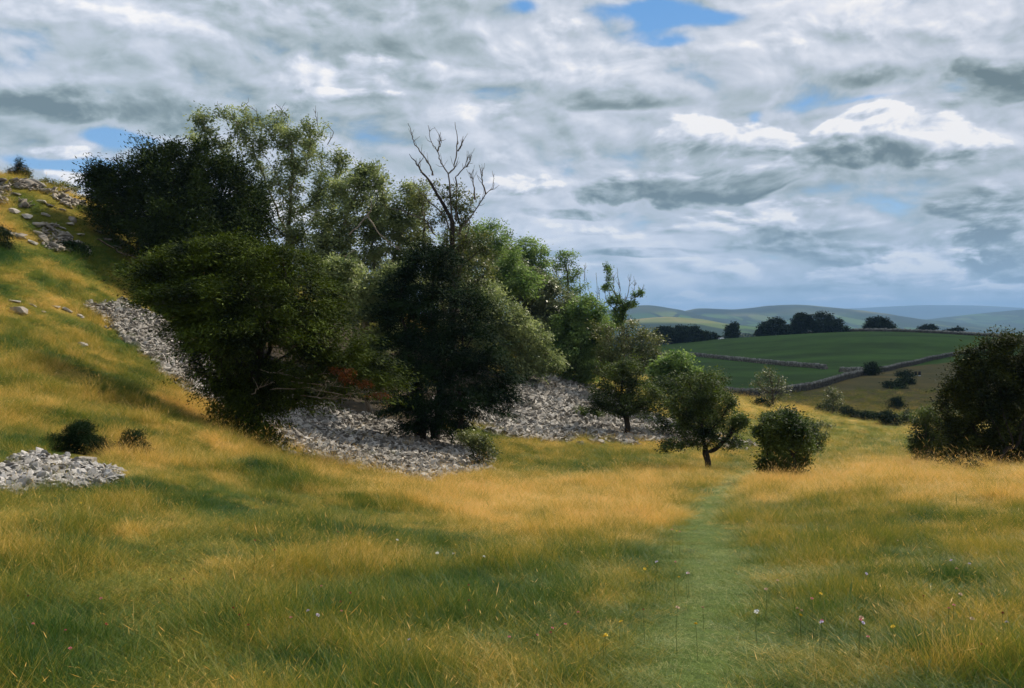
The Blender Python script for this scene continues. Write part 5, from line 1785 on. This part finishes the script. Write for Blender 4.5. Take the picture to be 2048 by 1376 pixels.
M['grass'] = grass_material()
M['lawn'] = grass_material('short_grass', True)
KINDS = []
KINDS += [blade_clump(10 + i, 110, .034, .35, .13, .0024, .6, 0, .9, mat='lawn') for i in range(3)]            # 0-2 lawn
KINDS += [blade_clump(20 + i, 90, .095, .4, .12, .0026, .6, .0, .8) for i in range(4)]         # 3-6 green tussock
KINDS += [blade_clump(30 + i, 75, .14, .4, .13, .0022, .55, .10, .75) for i in range(4)]        # 7-10 dry mix
KINDS += [blade_clump(40 + i, 4, .30, .35, .16, .0017, .55, .8, 1.0) for i in range(4)]           # 11-14 tall seed stalks
KINDS += [blade_clump(60 + i, 16, .07, .3, .07, .020, .8, .0, 1.1) for i in range(2)]          # 15-16 broad-leaved herbs
GRASSC = variants('source_grass', KINDS)


JUNIPER_AT = [(*G(u_, v_, 8, 24)[:2], r_) for u_, v_, r_ in ((120, 903, .28), (165, 905, .32), (205, 912, .2), (262, 920, .22))]


def sow(name, n, d0, d1, k_scale, label, u0=-260, u1=2320):
    u = RNG.uniform(u0, u1, n)
    d = RNG.uniform(d0, d1, n) if d1 < 20 else np.exp(RNG.uniform(math.log(d0), math.log(d1), n))
    x = (u - U0) / F * d
    z = H(x, d)
    keep = ~scree_mask(x, d, z, 1.5) | (RNG.random(n) < .02)
    v = vproj(x, d, z)
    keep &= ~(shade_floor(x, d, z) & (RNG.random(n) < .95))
    past = (v <= np.interp(u, _wu, _wv) + 1.5) & (d > 118)
    keep &= ~past
    keep &= ~((v < 510) & (u < 330) & (d > 31) & (d < 53) & (outcrop(x, d) > .06) & (RNG.random(n) < .7))
    for (bx, by, br) in BOULDER_AT + JUNIPER_AT:
        keep &= ((x - bx) ** 2 + (d - by) ** 2) > br ** 2
        keep &= ~((np.abs((x - bx) - (d - by) * bx / by) < br * .8) & (d < by) & (d > by - 1.2 - br))
    x, d, z, u, v = x[keep], d[keep], z[keep], u[keep], v[keep]
    dr = dryness(x, d, z)
    moor = np.clip((d - 105) / 25, 0, 1)
    dr = dr * (1 - moor) + moor * (0.45 + .9 * fbm(x / 16, d / 26, 3, 71))
    path = path_mask(x, d, z)
    q = RNG.random(len(x))
    idx = np.where(q < path, RNG.integers(0, 3, len(x)),
                   np.where(RNG.random(len(x)) < .05 + dr * .8, RNG.integers(7, 11, len(x)), RNG.integers(3, 7, len(x))))
    tall = (RNG.random(len(x)) < (.07 + .12 * np.clip(dr, 0, 1) + .05 * (x < 1)) * np.where(d < 7, .8, 1)) & (q > path * 1.2)
    idx = np.where(tall, RNG.integers(11, 15, len(x)), idx)
    herb = (RNG.random(len(x)) < .030 * (d < 20) * (d > 5) * (path < .1)) & ~tall
    idx = np.where(herb, RNG.integers(15, 17, len(x)), idx)
    hgt = .55 + 1.15 * np.clip(.5 + fbm(x / .8, d / .8, 3, 123) * 2.6, 0, 1) ** 1.6
    s = k_scale * RNG.uniform(.8, 1.25, len(x)) * np.clip(d / 14, 1, 12) ** .55
    sh = s / np.clip(d / 14, 1, 12) ** .30 * hgt * (1 - .55 * path)
    e = np.stack([RNG.normal(0, .12, len(x)), RNG.normal(0, .12, len(x)), RNG.uniform(0, 6.283, len(x))], 1)
    o = scatter(name, np.stack([x, d, z], 1), e, np.stack([s, s, sh], 1), idx, GRASSC, np.clip(dr - .06 - .14 * (d < 14) * (1 - path) + .10 * path + RNG.normal(0, .24, len(x)), -.3, 1.05) * np.where(herb, .2, 1) + np.where(tall, .12, 0))
    o['label'] = label
    return o


sow('near_grass', 27000, 3.2, 16, .86, 'green and straw coloured grass of the nearest meadow')
sow('meadow_grass', 52000, 16, 60, 1.15, 'golden seeding grass on the slopes and the valley floor')
sow('far_grass', 18000, 60, 150, 1.3, 'rough grass tussocks in the valley beyond the hawthorns')

# ------------------------------------------------------------------ flowers in the near grass
def petal_head(name, seed, r, mat, n=26, up=.6):
    rr = np.random.default_rng(seed)
    V_, F_ = [], []
    for i in range(n):
        a = rr.random() * 6.283
        e = math.asin(rr.uniform(-.2, 1))
        dr = np.array([math.cos(a) * math.cos(e), math.sin(a) * math.cos(e), math.sin(e) * up + .1])
        s = np.cross(dr, [0, 0, 1.]); s /= np.linalg.norm(s) + 1e-9
        k = len(V_)
        V_ += [dr * r * .15, dr * r * .7 + s * r * .25, dr * r, dr * r * .7 - s * r * .25]
        F_.append([k, k + 1, k + 2, k + 3])
    return mesh_np(name, np.array(V_), np.array(F_), mat)


def stem_mesh(h):
    A = np.array([[0, 0, -.03], [.01, .004, h * .5]]); B = np.array([[.01, .004, h * .5], [.004, .01, h]])
    V_, F_ = skin(np.array([[0, 0, -.03], [.01, .004, h * .5], [.004, .01, h]]), np.array([-1, 0, 1]), np.array([.0016, .0014, .0012]), np.array([1, 2]), 4)
    return mesh_np('stem', V_, F_, M['stem'])


M['stem'] = flat_mat('green_stalk', (.10, .14, .03))
FL = {'white': flat_mat('white_petals', (.80, .80, .74)), 'pink': flat_mat('pink_clover', (.62, .20, .22)), 'red': flat_mat('dark_red_burnet', (.30, .045, .03)),
      'yellow': flat_mat('yellow_petals', (.80, .55, .03)), 'lilac': flat_mat('lilac_petals', (.62, .55, .72)), 'buff': flat_mat('faded_clover', (.60, .42, .30))}
HEADS = {k: petal_head('flower_head', i, {'white': .017, 'pink': .010, 'red': .009, 'yellow': .013, 'lilac': .013, 'buff': .014}[k], FL[k], 30, 1.1 if k == 'red' else .7) for i, k in enumerate(FL)}
STEMS = {h: stem_mesh(h) for h in (.14, .19, .26)}
NAMES = {'white': ('white_flower', 'white', 'flower', 'white scabious flower heads'), 'pink': ('clover_flower', 'pink round clover head', 'clover', 'pink clover heads'),
         'red': ('burnet_flower', 'small dark red burnet head', 'burnet', 'dark red burnet heads'), 'yellow': ('yellow_flower', 'small yellow hawkbit flower', 'flower', 'yellow hawkbit flowers'),
         'lilac': ('scabious_flower', 'pale lilac scabious head', 'scabious', 'pale lilac scabious heads'), 'buff': ('clover_flower', 'faded buff clover head', 'clover', 'faded buff clover heads')}
FPOS = [('white', 875, 1143, 'large white flower, upper left one of the three in mid meadow'), ('white', 908, 1166, 'white flower between the other two in mid meadow'), ('white', 965, 1152, 'white flower, right one of the three in mid meadow'),
        ('white', 792, 1135, 'small white flower left of the trio in mid meadow'), ('white', 1515, 1282, 'white clover head on the right of the green path near the bottom')]
for u, v in [(70, 1318), (137, 1352), (130, 1312), (1020, 1318), (1105, 1320), (1070, 1316), (585, 1300), (205, 1292), (1358, 1105), (1350, 1186), (1627, 1282), (1900, 1310), (1903, 1302), (1720, 1335),
             (1740, 1322), (1640, 1305), (1160, 1315), (1130, 1290), (683, 1262), (640, 1225), (1345, 1100)]:
    FPOS.append(('pink', u, v, None))
for u, v in [(210, 1295), (470, 1310), (500, 1318), (475, 1296), (508, 1142), (548, 1165), (60, 1235), (345, 1195), (655, 1115), (676, 1113), (685, 1262), (700, 1240), (940, 1247), (940, 1255), (368, 1196), (440, 1235),
             (1105, 1310), (1290, 1280), (1960, 1340), (2010, 1325), (1850, 1230)]:
    FPOS.append(('red', u, v, None))
for u, v in [(112, 1012), (160, 1040), (1262, 1083), (1355, 1087), (1495, 1064), (1358, 1184), (1291, 1206), (1241, 1285), (1215, 1315), (1642, 1222), (1210, 1318), (1605, 1292), (1782, 1321), (1395, 1314), (270, 1010), (1560, 1110), (1445, 1040)]:
    FPOS.append(('yellow', u, v, None))
for u, v in [(822, 1326), (638, 1272), (617, 1285), (1905, 1162), (1940, 1155), (1735, 1193), (1641, 1308), (1730, 1290), (2018, 1290), (1313, 1186), (1375, 1190)]:
    FPOS.append(('lilac', u, v, None))
for u, v in [(1530, 1230), (1557, 1192), (1922, 1226), (1600, 1280), (1597, 1275), (1948, 1282), (1720, 1330), (1405, 1255), (1375, 1192), (1795, 1100), (1915, 1210), (1785, 1035), (1355, 1305)]:
    FPOS.append(('buff', u, v, None))
ORD = ['first', 'second', 'third', 'fourth', 'fifth', 'sixth', 'seventh', 'eighth', 'ninth', 'tenth', 'eleventh', 'twelfth', 'thirteenth', 'fourteenth', 'fifteenth',
       'sixteenth', 'seventeenth', 'eighteenth', 'nineteenth', 'twentieth', 'twenty-first', 'twenty-second']
FPOS.sort(key=lambda f: f[1])
_seen = {}
for (k, u, v, lab) in FPOS:
    _seen[k] = _seen.get(k, -1) + 1
    if lab is None:
        lab = '%s in the near grass, %s of its kind from the left' % (NAMES[k][1], ORD[_seen[k]])
    g = G(u, v + 8, 3.6, 16)
    nm, l0, cat, grp = NAMES[k]
    h = random.choice([.14, .19, .26])
    t = thing(nm, lab, cat, g, grp, random.uniform(0, 6))
    t.scale = (1.0, 1.0, 1.0)
    link('stem', STEMS[h], t)
    hd = link('flower_head', HEADS[k], t, (.004, .01, h))
    hd.rotation_euler = (random.uniform(-.5, .5), random.uniform(-.5, .5), 0)

# ------------------------------------------------------------------ haze
me = bpy.data.meshes.new('haze')
hx0, hx1, hy0, hy1, hz0, hz1 = -30000, 30000, -200, 19500, -60, 420
vs_ = [(x, y, z) for z in (hz0, hz1) for x, y in ((hx0, hy0), (hx1, hy0), (hx1, hy1), (hx0, hy1))]
me.from_pydata(vs_, [], [(0, 3, 2, 1), (4, 5, 6, 7), (0, 1, 5, 4), (1, 2, 6, 5), (2, 3, 7, 6), (3, 0, 4, 7)])
m, w = new_mat('blue_air')
pv = w.n('ShaderNodeVolumePrincipled')
pv.inputs['Color'].default_value = (0.34, 0.60, 1.0, 1)
pv.inputs['Density'].default_value = 1.0e-4
pv.inputs['Anisotropy'].default_value = 0.0
o_ = w.n('ShaderNodeOutputMaterial')
w.t.links.new(pv.outputs[0], o_.inputs[1])
me.materials.append(m)
o = link('haze', me)
o['kind'] = 'stuff'
